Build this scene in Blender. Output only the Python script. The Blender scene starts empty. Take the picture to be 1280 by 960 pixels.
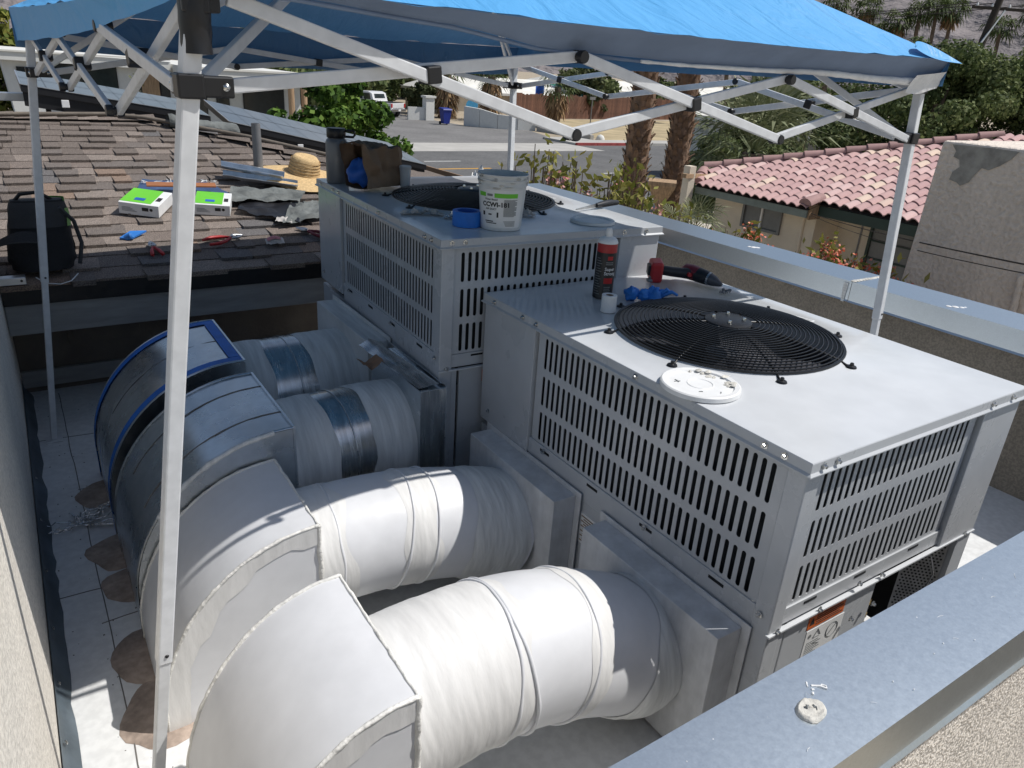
import bpy, bmesh, math, random
from mathutils import Vector, Matrix, Quaternion, noise as mnoise
random.seed(7)
R = math.radians
C = bpy.context.scene.collection
SC = bpy.context.scene

# ------------------------------------------------------------------ camera, sky, sun, exposure
cam = bpy.data.cameras.new('camera'); camo = bpy.data.objects.new('camera', cam); C.objects.link(camo)
cam.sensor_width = 36.0; cam.lens = 918.2 / 1280 * 36.0; cam.clip_start = 0.02; cam.clip_end = 9000
yaw, pitch, roll = 0.602089, 0.404798, 0.068281
fw = Vector((math.sin(yaw) * math.cos(pitch), math.cos(yaw) * math.cos(pitch), -math.sin(pitch)))
rt = Vector((math.cos(yaw), -math.sin(yaw), 0)); up = rt.cross(fw)
r2 = rt * math.cos(roll) + up * math.sin(roll); u2 = up * math.cos(roll) - rt * math.sin(roll)
mw = Matrix((r2, u2, -fw)).transposed().to_4x4(); mw.translation = (-1.206, -0.7095, 1.514)
camo.matrix_world = mw
SC.camera = camo

SUN = Vector((0.62, -0.32, 1.0)).normalized()
wd = bpy.data.worlds.new('World'); SC.world = wd; wd.use_nodes = True
nt = wd.node_tree; bg = nt.nodes['Background']
sky = nt.nodes.new('ShaderNodeTexSky'); sky.sky_type = 'NISHITA'; sky.sun_disc = False
sky.sun_elevation = math.asin(SUN.z); sky.sun_rotation = math.atan2(SUN.x, SUN.y)
sky.air_density = 1.0; sky.dust_density = 1.0; sky.ozone_density = 1.0
# thin high clouds over the blue
tc = nt.nodes.new('ShaderNodeTexCoord'); mp = nt.nodes.new('ShaderNodeMapping'); mp.inputs['Scale'].default_value = (1.6, 1.6, 5.0)
nz = nt.nodes.new('ShaderNodeTexNoise'); nz.inputs['Scale'].default_value = 2.2; nz.inputs['Detail'].default_value = 7; nz.inputs['Roughness'].default_value = .6
cr = nt.nodes.new('ShaderNodeValToRGB'); cr.color_ramp.elements[0].position = .47; cr.color_ramp.elements[1].position = .95
mx = nt.nodes.new('ShaderNodeMix'); mx.data_type = 'RGBA'; mx.inputs['B'].default_value = (7.5, 7.8, 8.2, 1)
nt.links.new(tc.outputs['Generated'], mp.inputs['Vector']); nt.links.new(mp.outputs[0], nz.inputs['Vector'])
nt.links.new(nz.outputs['Fac'], cr.inputs[0]); nt.links.new(cr.outputs[0], mx.inputs['Factor'])
nt.links.new(sky.outputs[0], mx.inputs['A']); nt.links.new(mx.outputs['Result'], bg.inputs['Color'])
bg.inputs['Strength'].default_value = 0.085
sl = bpy.data.lights.new('sun', 'SUN'); sl.energy = 4.3; sl.angle = R(.5); sl.color = (1, .97, .925)
so = bpy.data.objects.new('sun', sl); C.objects.link(so); so.rotation_euler = SUN.to_track_quat('Z', 'Y').to_euler()
SC.view_settings.view_transform = 'Standard'; SC.view_settings.look = 'None'
SC.view_settings.exposure = 0.0; SC.view_settings.gamma = 1.0; SC.view_settings.use_curve_mapping = False
SC.cycles.max_bounces = 8; SC.cycles.use_denoising = True

# ------------------------------------------------------------------ materials
def mat(name, col, rough=.55, metal=0., var=.12, vscale=6., detail=6., bump=0., bscale=60., bdist=.01, col2=None, stretch=(1, 1, 1),
        spec=.5, objrand=0., speck=None, ramp=(.35, .65), attr=None, trans=0., coat=0., alpha=None, bstretch=None, rvar=0., objramp=None):
    m = bpy.data.materials.new(name); m.use_nodes = True
    t = m.node_tree; L = t.links.new; N = t.nodes.new
    b = t.nodes['Principled BSDF']
    b.inputs['Roughness'].default_value = rough; b.inputs['Metallic'].default_value = metal
    b.inputs['Specular IOR Level'].default_value = spec; b.inputs['Coat Weight'].default_value = coat
    tcn = N('ShaderNodeTexCoord'); mpn = N('ShaderNodeMapping'); mpn.inputs['Scale'].default_value = stretch
    L(tcn.outputs['Object'], mpn.inputs['Vector'])
    n1 = N('ShaderNodeTexNoise'); n1.inputs['Scale'].default_value = vscale; n1.inputs['Detail'].default_value = detail; n1.inputs['Roughness'].default_value = .6
    L(mpn.outputs[0], n1.inputs['Vector'])
    rmp = N('ShaderNodeValToRGB'); rmp.color_ramp.elements[0].position = ramp[0]; rmp.color_ramp.elements[1].position = ramp[1]
    a = [c * (1 - var) for c in col]; z = list(col2) if col2 else [min(1, c * (1 + var)) for c in col]
    rmp.color_ramp.elements[0].color = (*a, 1); rmp.color_ramp.elements[1].color = (*z, 1)
    L(n1.outputs['Fac'], rmp.inputs[0]); out = rmp.outputs[0]
    if objramp:
        oi = N('ShaderNodeObjectInfo'); r3 = N('ShaderNodeValToRGB'); r3.color_ramp.interpolation = 'CONSTANT'
        e = r3.color_ramp.elements
        while len(e) < len(objramp): e.new(.5)
        for i, (p_, c_) in enumerate(objramp): e[i].position = p_; e[i].color = (*c_, 1)
        L(oi.outputs['Random'], r3.inputs[0])
        mm = N('ShaderNodeMix'); mm.data_type = 'RGBA'; mm.blend_type = 'MULTIPLY'; mm.inputs['Factor'].default_value = 1
        L(out, mm.inputs['A']); L(r3.outputs[0], mm.inputs['B']); out = mm.outputs['Result']
    if objrand:
        oi = N('ShaderNodeObjectInfo'); ma = N('ShaderNodeMapRange'); ma.inputs['To Min'].default_value = 1 - objrand; ma.inputs['To Max'].default_value = 1 + objrand
        L(oi.outputs['Random'], ma.inputs['Value'])
        hs = N('ShaderNodeHueSaturation'); L(ma.outputs[0], hs.inputs['Value']); L(out, hs.inputs['Color']); out = hs.outputs[0]
    if attr:
        at = N('ShaderNodeAttribute'); at.attribute_name = 'tone'
        r3 = N('ShaderNodeValToRGB'); e = r3.color_ramp.elements
        while len(e) < len(attr): e.new(.5)
        for i, c_ in enumerate(attr): e[i].position = i / (len(attr) - 1); e[i].color = (*c_, 1)
        L(at.outputs['Fac'], r3.inputs[0]); out = r3.outputs[0]
    if speck:
        n2 = N('ShaderNodeTexNoise'); n2.inputs['Scale'].default_value = speck[0]; n2.inputs['Detail'].default_value = 2
        L(tcn.outputs['Object'], n2.inputs['Vector'])
        r2_ = N('ShaderNodeValToRGB'); r2_.color_ramp.elements[0].position = .5 - speck[2]; r2_.color_ramp.elements[1].position = .5 + speck[2]
        r2_.color_ramp.elements[0].color = (*[1 - speck[1]] * 3, 1); r2_.color_ramp.elements[1].color = (*[1 + speck[1]] * 3, 1)
        L(n2.outputs['Fac'], r2_.inputs[0])
        mm = N('ShaderNodeMix'); mm.data_type = 'RGBA'; mm.blend_type = 'MULTIPLY'; mm.inputs['Factor'].default_value = 1
        L(out, mm.inputs['A']); L(r2_.outputs[0], mm.inputs['B']); out = mm.outputs['Result']
    L(out, b.inputs['Base Color'])
    if rvar:
        mr = N('ShaderNodeMapRange'); mr.inputs['To Min'].default_value = max(.02, rough - rvar); mr.inputs['To Max'].default_value = rough + rvar
        L(n1.outputs['Fac'], mr.inputs['Value']); L(mr.outputs[0], b.inputs['Roughness'])
    if bump:
        n3 = N('ShaderNodeTexNoise'); n3.inputs['Scale'].default_value = bscale; n3.inputs['Detail'].default_value = 5
        if bstretch:
            m2 = N('ShaderNodeMapping'); m2.inputs['Scale'].default_value = bstretch; L(tcn.outputs['Object'], m2.inputs['Vector']); L(m2.outputs[0], n3.inputs['Vector'])
        else: L(mpn.outputs[0], n3.inputs['Vector'])
        bp = N('ShaderNodeBump'); bp.inputs['Strength'].default_value = bump; bp.inputs['Distance'].default_value = bdist
        L(n3.outputs['Fac'], bp.inputs['Height']); L(bp.outputs[0], b.inputs['Normal'])
    if trans:
        tr = N('ShaderNodeBsdfTranslucent'); ms = N('ShaderNodeMixShader'); ms.inputs[0].default_value = trans
        L(out, tr.inputs['Color']); L(b.outputs[0], ms.inputs[1]); L(tr.outputs[0], ms.inputs[2])
        L(ms.outputs[0], t.nodes['Material Output'].inputs['Surface'])
    if alpha is not None:
        b.inputs['Transmission Weight'].default_value = alpha
    return m

M = {}
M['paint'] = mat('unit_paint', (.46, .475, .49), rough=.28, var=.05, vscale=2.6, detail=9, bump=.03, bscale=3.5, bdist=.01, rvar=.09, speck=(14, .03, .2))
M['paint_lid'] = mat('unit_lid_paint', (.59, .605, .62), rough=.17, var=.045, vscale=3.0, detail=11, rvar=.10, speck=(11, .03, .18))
M['dark'] = mat('dark_void', (.008, .009, .011), rough=.8, var=.3)
M['coil'] = mat('coil_fins', (.010, .013, .015), rough=.7, metal=.0, var=.4, vscale=8, bump=.5, bscale=40, bstretch=(40, 40, .5))
M['black_wire'] = mat('black_coated_wire', (.010, .010, .011), rough=.38, var=.2)
M['blade'] = mat('fan_blade_metal', (.10, .10, .11), rough=.4, metal=.5, var=.3)
M['bolt'] = mat('zinc_bolt', (.62, .62, .6), rough=.25, metal=1.)
M['brass'] = mat('brass', (.62, .42, .12), rough=.25, metal=1.)
M['galv'] = mat('galvanized_steel', (.62, .65, .67), rough=.27, metal=1., var=.10, vscale=5, detail=7, speck=(35, .06, .2), bump=.03, bscale=14, rvar=.07)
M['galv_pipe'] = mat('galvanized_pipe_steel', (.52, .54, .55), rough=.26, metal=1., var=.2, vscale=7, rvar=.1, stretch=(10, 1, 1))
M['coping'] = mat('coping_steel', (.58, .645, .695), rough=.33, metal=.95, var=.025, vscale=90, detail=10, speck=(260, .05, .25), bump=.012, bscale=140, rvar=.03)
M['white_paint'] = mat('white_duct_coating', (.68, .685, .70), rough=.42, var=.04, vscale=7, bump=.05, bscale=9, speck=(25, .025, .25), rvar=.08)
M['mastic'] = mat('white_mastic', (.70, .693, .675), rough=.6, var=.07, vscale=5, stretch=(9, 1.4, 1.4), bump=.28, bscale=5, bdist=.004, bstretch=(11, 3.4, 3.4))
M['mastic_thin'] = mat('thin_grey_mastic', (.64, .645, .63), rough=.55, metal=.0, var=.16, vscale=5, stretch=(8, .8, .8), bump=.35, bscale=7, bdist=.005, bstretch=(14, 2, 2))
M['bead'] = mat('mastic_bead', (.74, .73, .69), rough=.6, var=.15, vscale=20, bump=.9, bscale=80, bdist=.006)
M['blue_tape'] = mat('blue_masking_tape', (.015, .17, .62), rough=.55, var=.15, vscale=12, bump=.1, bscale=60)
M['membrane'] = mat('white_roof_membrane', (.68, .685, .68), rough=.55, var=.07, vscale=2.5, detail=10, speck=(40, .05, .12), bump=.12, bscale=10)
M['seam'] = mat('membrane_seam', (.16, .15, .14), rough=.8)
M['patch'] = mat('brown_sealant_patch', (.36, .285, .235), rough=.7, var=.28, vscale=9, detail=9, speck=(60, .12, .15), bump=.2, bscale=60)
M['stucco'] = mat('sand_stucco', (.72, .675, .60), rough=.9, var=.06, vscale=4, bump=.7, bscale=110, bdist=.006, speck=(110, .12, .1))
M['stucco_dash'] = mat('coarse_dash_stucco', (.70, .65, .585), rough=.95, var=.05, vscale=4, bump=1., bscale=170, bdist=.008, speck=(170, .40, .09))
M['stucco_brown'] = mat('brown_stucco', (.235, .205, .165), rough=.95, var=.1, vscale=5, bump=.7, bscale=120, bdist=.006, speck=(120, .16, .1))
M['flash'] = mat('dark_blue_flashing', (.10, .13, .155), rough=.5, metal=.3, var=.3, vscale=7)
M['fascia'] = mat('painted_fascia_board', (.30, .295, .285), rough=.7, var=.15, vscale=4, stretch=(1, 1, 6), bump=.1, bscale=20)
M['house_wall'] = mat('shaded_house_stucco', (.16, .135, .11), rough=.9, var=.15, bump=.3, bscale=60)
M['shingle'] = mat('asphalt_shingle', (.95, .95, .95), rough=.95, var=.08, vscale=30, bump=.7, bscale=220, bdist=.004, speck=(190, .34, .1), objrand=.16,
    objramp=[(0, (.178, .146, .125)), (.30, (.205, .166, .142)), (.52, (.158, .134, .119)), (.70, (.222, .184, .158)), (.88, (.215, .155, .118)), (.94, (.122, .114, .112))])
M['shingle_base'] = mat('shingle_underlay', (.06, .052, .047), rough=.95, var=.2, speck=(190, .3, .1))
M['canopy'] = None
M['valance'] = mat('silver_backed_valance', (.17, .225, .325), rough=.7, var=.08, vscale=8, bump=.25, bscale=14)
M['hem'] = mat('white_hem', (.72, .72, .71), rough=.6, var=.08, vscale=20, bump=.5, bscale=50)
M['tube'] = mat('white_powdercoat', (.66, .67, .68), rough=.38, var=.05, vscale=9, speck=(40, .05, .15))
M['black_plastic'] = mat('black_plastic', (.013, .013, .015), rough=.4, var=.2)
M['pv'] = mat('solar_cell', (.11, .115, .12), rough=.38, metal=.0, var=.15, vscale=6, coat=.7)
M['pv_frame'] = mat('panel_frame_black', (.012, .012, .014), rough=.5, metal=.2)
M['alu'] = mat('aluminium_edge', (.62, .64, .66), rough=.35, metal=.9)
M['sheet'] = mat('bright_sheet_metal', (.66, .70, .73), rough=.3, metal=.95, var=.25, vscale=8, bump=.2, bscale=7)
M['dark_paper'] = mat('tar_paper', (.13, .14, .135), rough=.75, var=.35, vscale=9, bump=.7, bscale=14, bdist=.02)
M['black_film'] = mat('black_film', (.012, .012, .014), rough=.4, bump=.5, bscale=14)
M['straw'] = mat('straw_weave', (.60, .42, .21), rough=.8, var=.18, vscale=60, bump=.9, bscale=120, bdist=.004, stretch=(1, 1, 4))
M['red'] = mat('red_plastic', (.42, .018, .02), rough=.4, var=.15)
M['dark_red'] = mat('dark_red_plastic', (.17, .012, .022), rough=.4)
M['blue'] = mat('blue_plastic', (.02, .11, .46), rough=.5, var=.2)
M['bright_blue'] = mat('bright_blue_plastic', (.03, .20, .62), rough=.5, var=.15)
M['green'] = mat('lime_green_print', (.15, .56, .035), rough=.45, var=.06)
M['bag_green'] = mat('bag_green_fabric', (.05, .22, .03), rough=.8)
M['bag'] = mat('black_bag_fabric', (.011, .011, .012), rough=.75, var=.3, bump=.4, bscale=200)
M['bag_grey'] = mat('grey_bag_fabric', (.042, .042, .043), rough=.8, var=.2, bump=.4, bscale=150)
M['white'] = mat('white_plastic', (.76, .76, .75), rough=.45, var=.05, vscale=14)
M['bucket'] = mat('bucket_plastic', (.66, .67, .66), rough=.5, var=.07, vscale=18, bump=.05, bscale=30)
M['smear'] = mat('dried_sealant_smear', (.55, .53, .48), rough=.7, var=.25, vscale=30, bump=.8, bscale=50)
M['print'] = mat('black_print', (.02, .02, .02), rough=.6)
M['grey_print'] = mat('grey_print', (.22, .23, .23), rough=.6)
M['orange'] = mat('orange_label', (.62, .13, .02), rough=.5, var=.05)
M['copper'] = mat('copper_sheet', (.55, .22, .09), rough=.45, metal=.5)
M['kraft'] = mat('kraft_paper', (.22, .145, .092), rough=.85, var=.15, vscale=8, bump=.3, bscale=18)
M['leaf_brown'] = mat('dry_brown_paper', (.30, .17, .10), rough=.8)
M['grey_steel'] = mat('tumbler_grey', (.20, .205, .215), rough=.4, metal=.3)
M['tin'] = mat('tool_steel', (.5, .5, .5), rough=.35, metal=1., var=.2, vscale=20)
M['wood'] = mat('weathered_wood', (.36, .24, .14), rough=.8, var=.3, vscale=6, stretch=(6, 6, .6), bump=.3, bscale=30)
M['fence'] = mat('rust_brown_fence', (.145, .068, .042), rough=.85, var=.25, vscale=4, stretch=(4, 4, .6), objrand=.25)
M['clearcup'] = mat('frosted_cup', (.75, .76, .77), rough=.35, trans=.4)
M['foil'] = mat('crumpled_foil', (.7, .7, .7), rough=.22, metal=1., bump=.8, bscale=60)
M['tissue'] = mat('crumpled_wrap', (.55, .52, .49), rough=.8, var=.2, bump=.6, bscale=40, trans=.1)
# surroundings
M['asphalt'] = mat('asphalt', (.115, .114, .113), rough=.95, var=.15, vscale=.5, detail=10, speck=(9, .15, .15))
M['asphalt_old'] = mat('old_asphalt', (.17, .165, .16), rough=.95, var=.15, vscale=.4, detail=10, speck=(6, .12, .15))
M['concrete'] = mat('concrete', (.42, .405, .375), rough=.9, var=.1, vscale=.7)
M['red_curb'] = mat('red_curb_paint', (.33, .06, .055), rough=.8, var=.2, vscale=3)
M['line_white'] = mat('road_white', (.6, .6, .58), rough=.8)
M['line_yellow'] = mat('road_yellow', (.55, .30, .06), rough=.8)
M['dirt'] = mat('desert_dirt', (.36, .30, .22), rough=1., var=.2, vscale=.3, detail=10, speck=(3, .12, .2))
M['dry'] = mat('dry_grass_lot', (.40, .32, .19), rough=1., var=.22, vscale=.5, detail=10)
M['gravel'] = mat('pale_gravel', (.50, .46, .40), rough=1., var=.15, vscale=3, detail=10, speck=(18, .2, .15))
M['rock'] = mat('mountain_rock', (.185, .165, .165), rough=1., var=.3, vscale=.006, detail=12, bump=1., bscale=.012, bdist=60)
M['tan_wall'] = mat('tan_house_stucco', (.68, .60, .48), rough=.95, var=.08, vscale=1.5, bump=.5, bscale=40, bdist=.01)
M['mauve_wall'] = mat('mauve_stucco', (.76, .67, .58), rough=.95, var=.07, vscale=2.5, bump=.9, bscale=26, bdist=.03, speck=(26, .10, .2))
M['lath'] = mat('bare_grey_plaster', (.33, .32, .29), rough=.95, var=.22, vscale=9, bump=.6, bscale=30)
M['dark_green'] = mat('dark_green_trim', (.022, .045, .035), rough=.6)
M['tile'] = mat('clay_tile', (1, 1, 1), rough=.85, var=.14, vscale=9, bump=.2, bscale=40, objrand=.10,
    objramp=[(0, (.56, .36, .34)), (.40, (.50, .315, .305)), (.64, (.60, .42, .395)), (.84, (.64, .50, .40)), (.94, (.58, .43, .36))])
M['grey_green'] = mat('grey_green_trim', (.20, .235, .21), rough=.6)
M['ridge'] = mat('ridge_clay_tile', (.36, .22, .205), rough=.85, var=.14, vscale=6, objrand=.15)
M['collar'] = mat('brushed_on_coating', (.60, .605, .61), rough=.48, metal=.05, var=.13, vscale=7, stretch=(2.5, 2.5, .6), bump=.12, bscale=14, bstretch=(6, 6, 1), speck=(24, .08, .2))
M['glass'] = mat('window_glass', (.03, .038, .04), rough=.08, var=.1, spec=.8)
M['curtain'] = mat('window_curtain_grey', (.16, .165, .165), rough=.4, var=.1)
M['white_wall'] = mat('white_house_stucco', (.66, .655, .62), rough=.85, var=.04)
M['roof_white'] = mat('white_foam_roof', (.70, .68, .62), rough=.9, var=.12, vscale=.8)
M['bark'] = mat('palm_boots', (.20, .125, .08), rough=1., var=.4, vscale=5, bump=.6, bscale=12, bdist=.05)
M['bark_thin'] = mat('palm_bark', (.14, .105, .08), rough=1., var=.3, vscale=2)
M['skirt'] = mat('dead_frond_skirt', (.25, .155, .08), rough=1., attr=[(.12, .07, .035), (.28, .17, .09), (.40, .27, .14)])
M['pole'] = mat('creosote_pole', (.035, .028, .022), rough=.9)
M['truck'] = mat('white_truck_paint', (.72, .72, .72), rough=.25, coat=.5, var=.02)
M['rubber'] = mat('rubber', (.02, .02, .02), rough=.8)
M['bin'] = mat('blue_bin_plastic', (.012, .03, .24), rough=.5)
M['teal'] = mat('teal_awning', (.03, .26, .22), rough=.7)
M['lightblue'] = mat('light_blue_paint', (.10, .42, .66), rough=.5)
def leafmat(n, *cs, trans=.25): return mat(n, (.1, .1, .1), rough=.75, spec=.25, attr=list(cs), trans=trans)
M['citrus'] = leafmat('citrus_leaf', (.012, .03, .006), (.045, .10, .014), (.10, .19, .028), (.19, .27, .05))
M['hedge'] = leafmat('dark_tree_leaf', (.03, .048, .016), (.085, .118, .04), (.16, .195, .075), (.24, .265, .115), trans=.3)
M['olive'] = leafmat('olive_tree_leaf', (.03, .04, .018), (.07, .085, .035), (.13, .14, .06), trans=.15)
M['yellowgreen'] = leafmat('yellow_green_leaf', (.03, .05, .01), (.09, .12, .02), (.20, .21, .04), (.30, .27, .08))
M['frond'] = leafmat('palm_frond', (.03, .045, .015), (.07, .10, .03), (.13, .16, .055), trans=.15)
M['greyfrond'] = leafmat('silver_fan_frond', (.06, .08, .035), (.15, .175, .085), (.32, .33, .20), trans=.15)
M['flower'] = mat('orange_red_flower', (.55, .07, .03), rough=.6, attr=[(.55, .05, .03), (.62, .16, .05), (.60, .22, .16)])
M['pink'] = mat('pink_flower', (.5, .16, .16), rough=.6, attr=[(.42, .12, .12), (.5, .25, .22)])

def canopy_mat():
    m = bpy.data.materials.new('blue_canopy_fabric'); m.use_nodes = True; t = m.node_tree; L = t.links.new; N = t.nodes.new
    b = t.nodes['Principled BSDF']; b.inputs['Roughness'].default_value = .5
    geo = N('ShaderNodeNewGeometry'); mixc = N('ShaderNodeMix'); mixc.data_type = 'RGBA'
    mixc.inputs['A'].default_value = (.095, .40, .78, 1); mixc.inputs['B'].default_value = (.09, .19, .33, 1)   # blue outside; inside blue has the glow of sunlit fabric put into its colour
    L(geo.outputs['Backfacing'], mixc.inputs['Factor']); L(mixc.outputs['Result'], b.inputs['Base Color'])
    tcn = N('ShaderNodeTexCoord'); w1 = N('ShaderNodeTexNoise'); w1.inputs['Scale'].default_value = 13; w1.inputs['Detail'].default_value = 8; w1.inputs['Distortion'].default_value = .9
    mpn = N('ShaderNodeMapping'); mpn.inputs['Scale'].default_value = (1.0, .22, .6); mpn.inputs['Rotation'].default_value = (0, 0, .75)
    L(tcn.outputs['Object'], mpn.inputs['Vector']); L(mpn.outputs[0], w1.inputs['Vector'])
    bp = N('ShaderNodeBump'); bp.inputs['Strength'].default_value = .85; bp.inputs['Distance'].default_value = .022
    L(w1.outputs['Fac'], bp.inputs['Height']); L(bp.outputs[0], b.inputs['Normal'])
    tr = N('ShaderNodeBsdfTranslucent'); tr.inputs['Color'].default_value = (.07, .22, .44, 1); ms = N('ShaderNodeMixShader'); ms.inputs[0].default_value = .12
    L(b.outputs[0], ms.inputs[1]); L(tr.outputs[0], ms.inputs[2]); L(ms.outputs[0], t.nodes['Material Output'].inputs['Surface'])
    return m
M['canopy'] = canopy_mat()

# ------------------------------------------------------------------ mesh helpers
class MB:
    def __init__(s): s.v = []; s.f = []; s.tone = None
    def add(s, vs, fs):
        n = len(s.v); s.v += [tuple(v) for v in vs]; s.f += [tuple(i + n for i in f) for f in fs]; return s
    def box(s, a, b):
        x0, y0, z0 = a; x1, y1, z1 = b
        return s.add([(x0, y0, z0), (x1, y0, z0), (x1, y1, z0), (x0, y1, z0), (x0, y0, z1), (x1, y0, z1), (x1, y1, z1), (x0, y1, z1)],
                     [(3, 2, 1, 0), (4, 5, 6, 7), (0, 1, 5, 4), (1, 2, 6, 5), (2, 3, 7, 6), (3, 0, 4, 7)])
    def obox(s, c, ax, ay, az):
        c = Vector(c); ax, ay, az = Vector(ax), Vector(ay), Vector(az)
        if ax.cross(ay).dot(az) < 0: az = -az
        return s.add([c + i * ax + j * ay + k * az for k in (-1, 1) for i, j in ((-1, -1), (1, -1), (1, 1), (-1, 1))],
                     [(3, 2, 1, 0), (4, 5, 6, 7), (0, 1, 5, 4), (1, 2, 6, 5), (2, 3, 7, 6), (3, 0, 4, 7)])
    def beam(s, p0, p1, w, h, side=(0, 0, 1), ext=0):
        p0, p1 = Vector(p0), Vector(p1); d = (p1 - p0); l = d.length; d.normalize()
        sd = Vector(side); sd = (sd - d * sd.dot(d)).normalized(); n = d.cross(sd)
        return s.obox((p0 + p1) / 2, d * (l / 2 + ext), sd * w / 2, n * h / 2)
    def tube(s, pts, r, n=8, caps=True, closed=False):
        pts = [Vector(p) for p in pts]; k = len(pts); rr = r if isinstance(r, (list, tuple)) else [r] * k
        base = len(s.v); prev = None
        for i, p in enumerate(pts):
            d = (pts[(i + 1) % k] - pts[i - 1]) if closed else (pts[min(i + 1, k - 1)] - pts[max(i - 1, 0)])
            d.normalize()
            if prev is None:
                a = Vector((0, 0, 1)) if abs(d.z) < .9 else Vector((1, 0, 0)); u = d.cross(a).normalized()
            else: u = (prev - d * prev.dot(d)).normalized()
            prev = u; w = d.cross(u)
            for j in range(n):
                t = 2 * math.pi * j / n; s.v.append(tuple(p + (u * math.cos(t) + w * math.sin(t)) * rr[i]))
        for i in range(k if closed else k - 1):
            for j in range(n):
                a = base + i * n + j; b = base + i * n + (j + 1) % n; c = base + ((i + 1) % k) * n + (j + 1) % n; d_ = base + ((i + 1) % k) * n + j
                s.f.append((a, b, c, d_))
        if caps and not closed:
            s.f.append(tuple(base + j for j in reversed(range(n)))); s.f.append(tuple(base + (k - 1) * n + j for j in range(n)))
        return s
    def cyl(s, p0, p1, r, r1=None, n=16): return s.tube([p0, p1], [r, r if r1 is None else r1], n)
    def lathe(s, prof, n=24, o=(0, 0, 0), ax=None):
        base = len(s.v); o = Vector(o); q = Vector((0, 0, 1)).rotation_difference(Vector(ax)) if ax else Quaternion()
        for r, z in prof:
            for j in range(n):
                t = 2 * math.pi * j / n; s.v.append(tuple(o + q @ Vector((r * math.cos(t), r * math.sin(t), z))))
        for i in range(len(prof) - 1):
            for j in range(n):
                a = base + i * n + j; b = base + i * n + (j + 1) % n; s.f.append((a, b, b + n, a + n))
        return s
    def disc(s, c, r, n=24, z=(0, 0, 1), irr=0):
        q = Vector((0, 0, 1)).rotation_difference(Vector(z)); c = Vector(c)
        return s.add([c + q @ Vector((r * (1 + irr * (mnoise.noise(Vector((math.cos(t) * 1.7 + c.x * 9, math.sin(t) * 1.7, c.y * 9))))) * math.cos(t), r * (1 + irr * mnoise.noise(Vector((math.cos(t) * 1.7 + c.x * 9, math.sin(t) * 1.7, c.y * 9)))) * math.sin(t), 0)) for t in [2 * math.pi * j / n for j in range(n)]], [tuple(range(n))])
    def grid(s, fn, nu, nv, flip=False):
        base = len(s.v)
        for i in range(nu + 1):
            for j in range(nv + 1): s.v.append(tuple(fn(i / nu, j / nv)))
        for i in range(nu):
            for j in range(nv):
                a = base + i * (nv + 1) + j; f = (a, a + nv + 1, a + nv + 2, a + 1); s.f.append(f[::-1] if flip else f)
        return s
    def prism(s, poly, ax):
        n = len(poly); ax = Vector(ax); P = [Vector(p) for p in poly]
        return s.add(P + [p + ax for p in P], [tuple(reversed(range(n))), tuple(range(n, 2 * n))] + [(i, (i + 1) % n, (i + 1) % n + n, i + n) for i in range(n)])

def loc_of(p):
    m = Vector((0, 0, 0))
    return m
def obj(name, mb, m, parent=None, smooth=None, bevel=0, local=False, kind=None, sub=0):
    me = bpy.data.meshes.new(name); me.from_pydata(mb.v, [], mb.f); me.update()
    if mb.tone is not None:
        at = me.attributes.new('tone', 'FLOAT', 'FACE'); at.data.foreach_set('value', mb.tone)
    me.materials.append(M[m] if isinstance(m, str) else m)
    if smooth is not None:
        me.shade_smooth(); me.set_sharp_from_angle(angle=R(smooth))
    o = bpy.data.objects.new(name, me); C.objects.link(o)
    if parent is not None:
        o.parent = parent
        if not local: o.matrix_parent_inverse = PW[parent.name].inverted()
    if bevel:
        b = o.modifiers.new('bevel', 'BEVEL'); b.width = bevel; b.segments = 2; b.limit_method = 'ANGLE'; b.angle_limit = R(40)
    PW[o.name] = Matrix.Identity(4) if parent is None else (PW[parent.name] if local else Matrix.Identity(4))
    if kind: o['kind'] = kind
    return o
PW = {}
def thing(name, label, cat, loc=(0, 0, 0), rz=0, group=None):
    o = bpy.data.objects.new(name, None); C.objects.link(o); o.location = loc; o.rotation_euler = (0, 0, rz)
    o.empty_display_size = .05
    PW[o.name] = Matrix.Translation(loc) @ Matrix.Rotation(rz, 4, 'Z')
    return tag(o, label, cat, group)
def tag(o, label, cat, group=None):
    o['label'] = label; o['category'] = cat
    if group: o['group'] = group
    return o
def struct(name, mb, m, **k): return obj(name, mb, m, kind='structure', **k)
def inst(src, parent, mtx=None):
    o = src.copy(); C.objects.link(o); o.parent = parent; o.matrix_parent_inverse = src.matrix_parent_inverse.copy()
    if mtx is not None: o.matrix_basis = mtx
    PW[o.name] = PW.get(src.name, Matrix.Identity(4)); return o
def kids(): 
    d = {}
    for o in SC.objects:
        if o.parent: d.setdefault(o.parent.name, []).append(o)
    return d
def copy_tree(root, loc, rz, label, group=None):
    K = kids()
    def rec(o, par):
        c = o.copy(); C.objects.link(c); c.parent = par; PW[c.name] = PW.get(o.name, Matrix.Identity(4))
        for ch in K.get(o.name, []): rec(ch, c)
        return c
    r = rec(root, None); r.location = loc; r.rotation_euler = (0, 0, rz); r['label'] = label
    PW[r.name] = Matrix.Translation(loc) @ Matrix.Rotation(rz, 4, 'Z')
    if group: r['group'] = group
    return r
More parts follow.
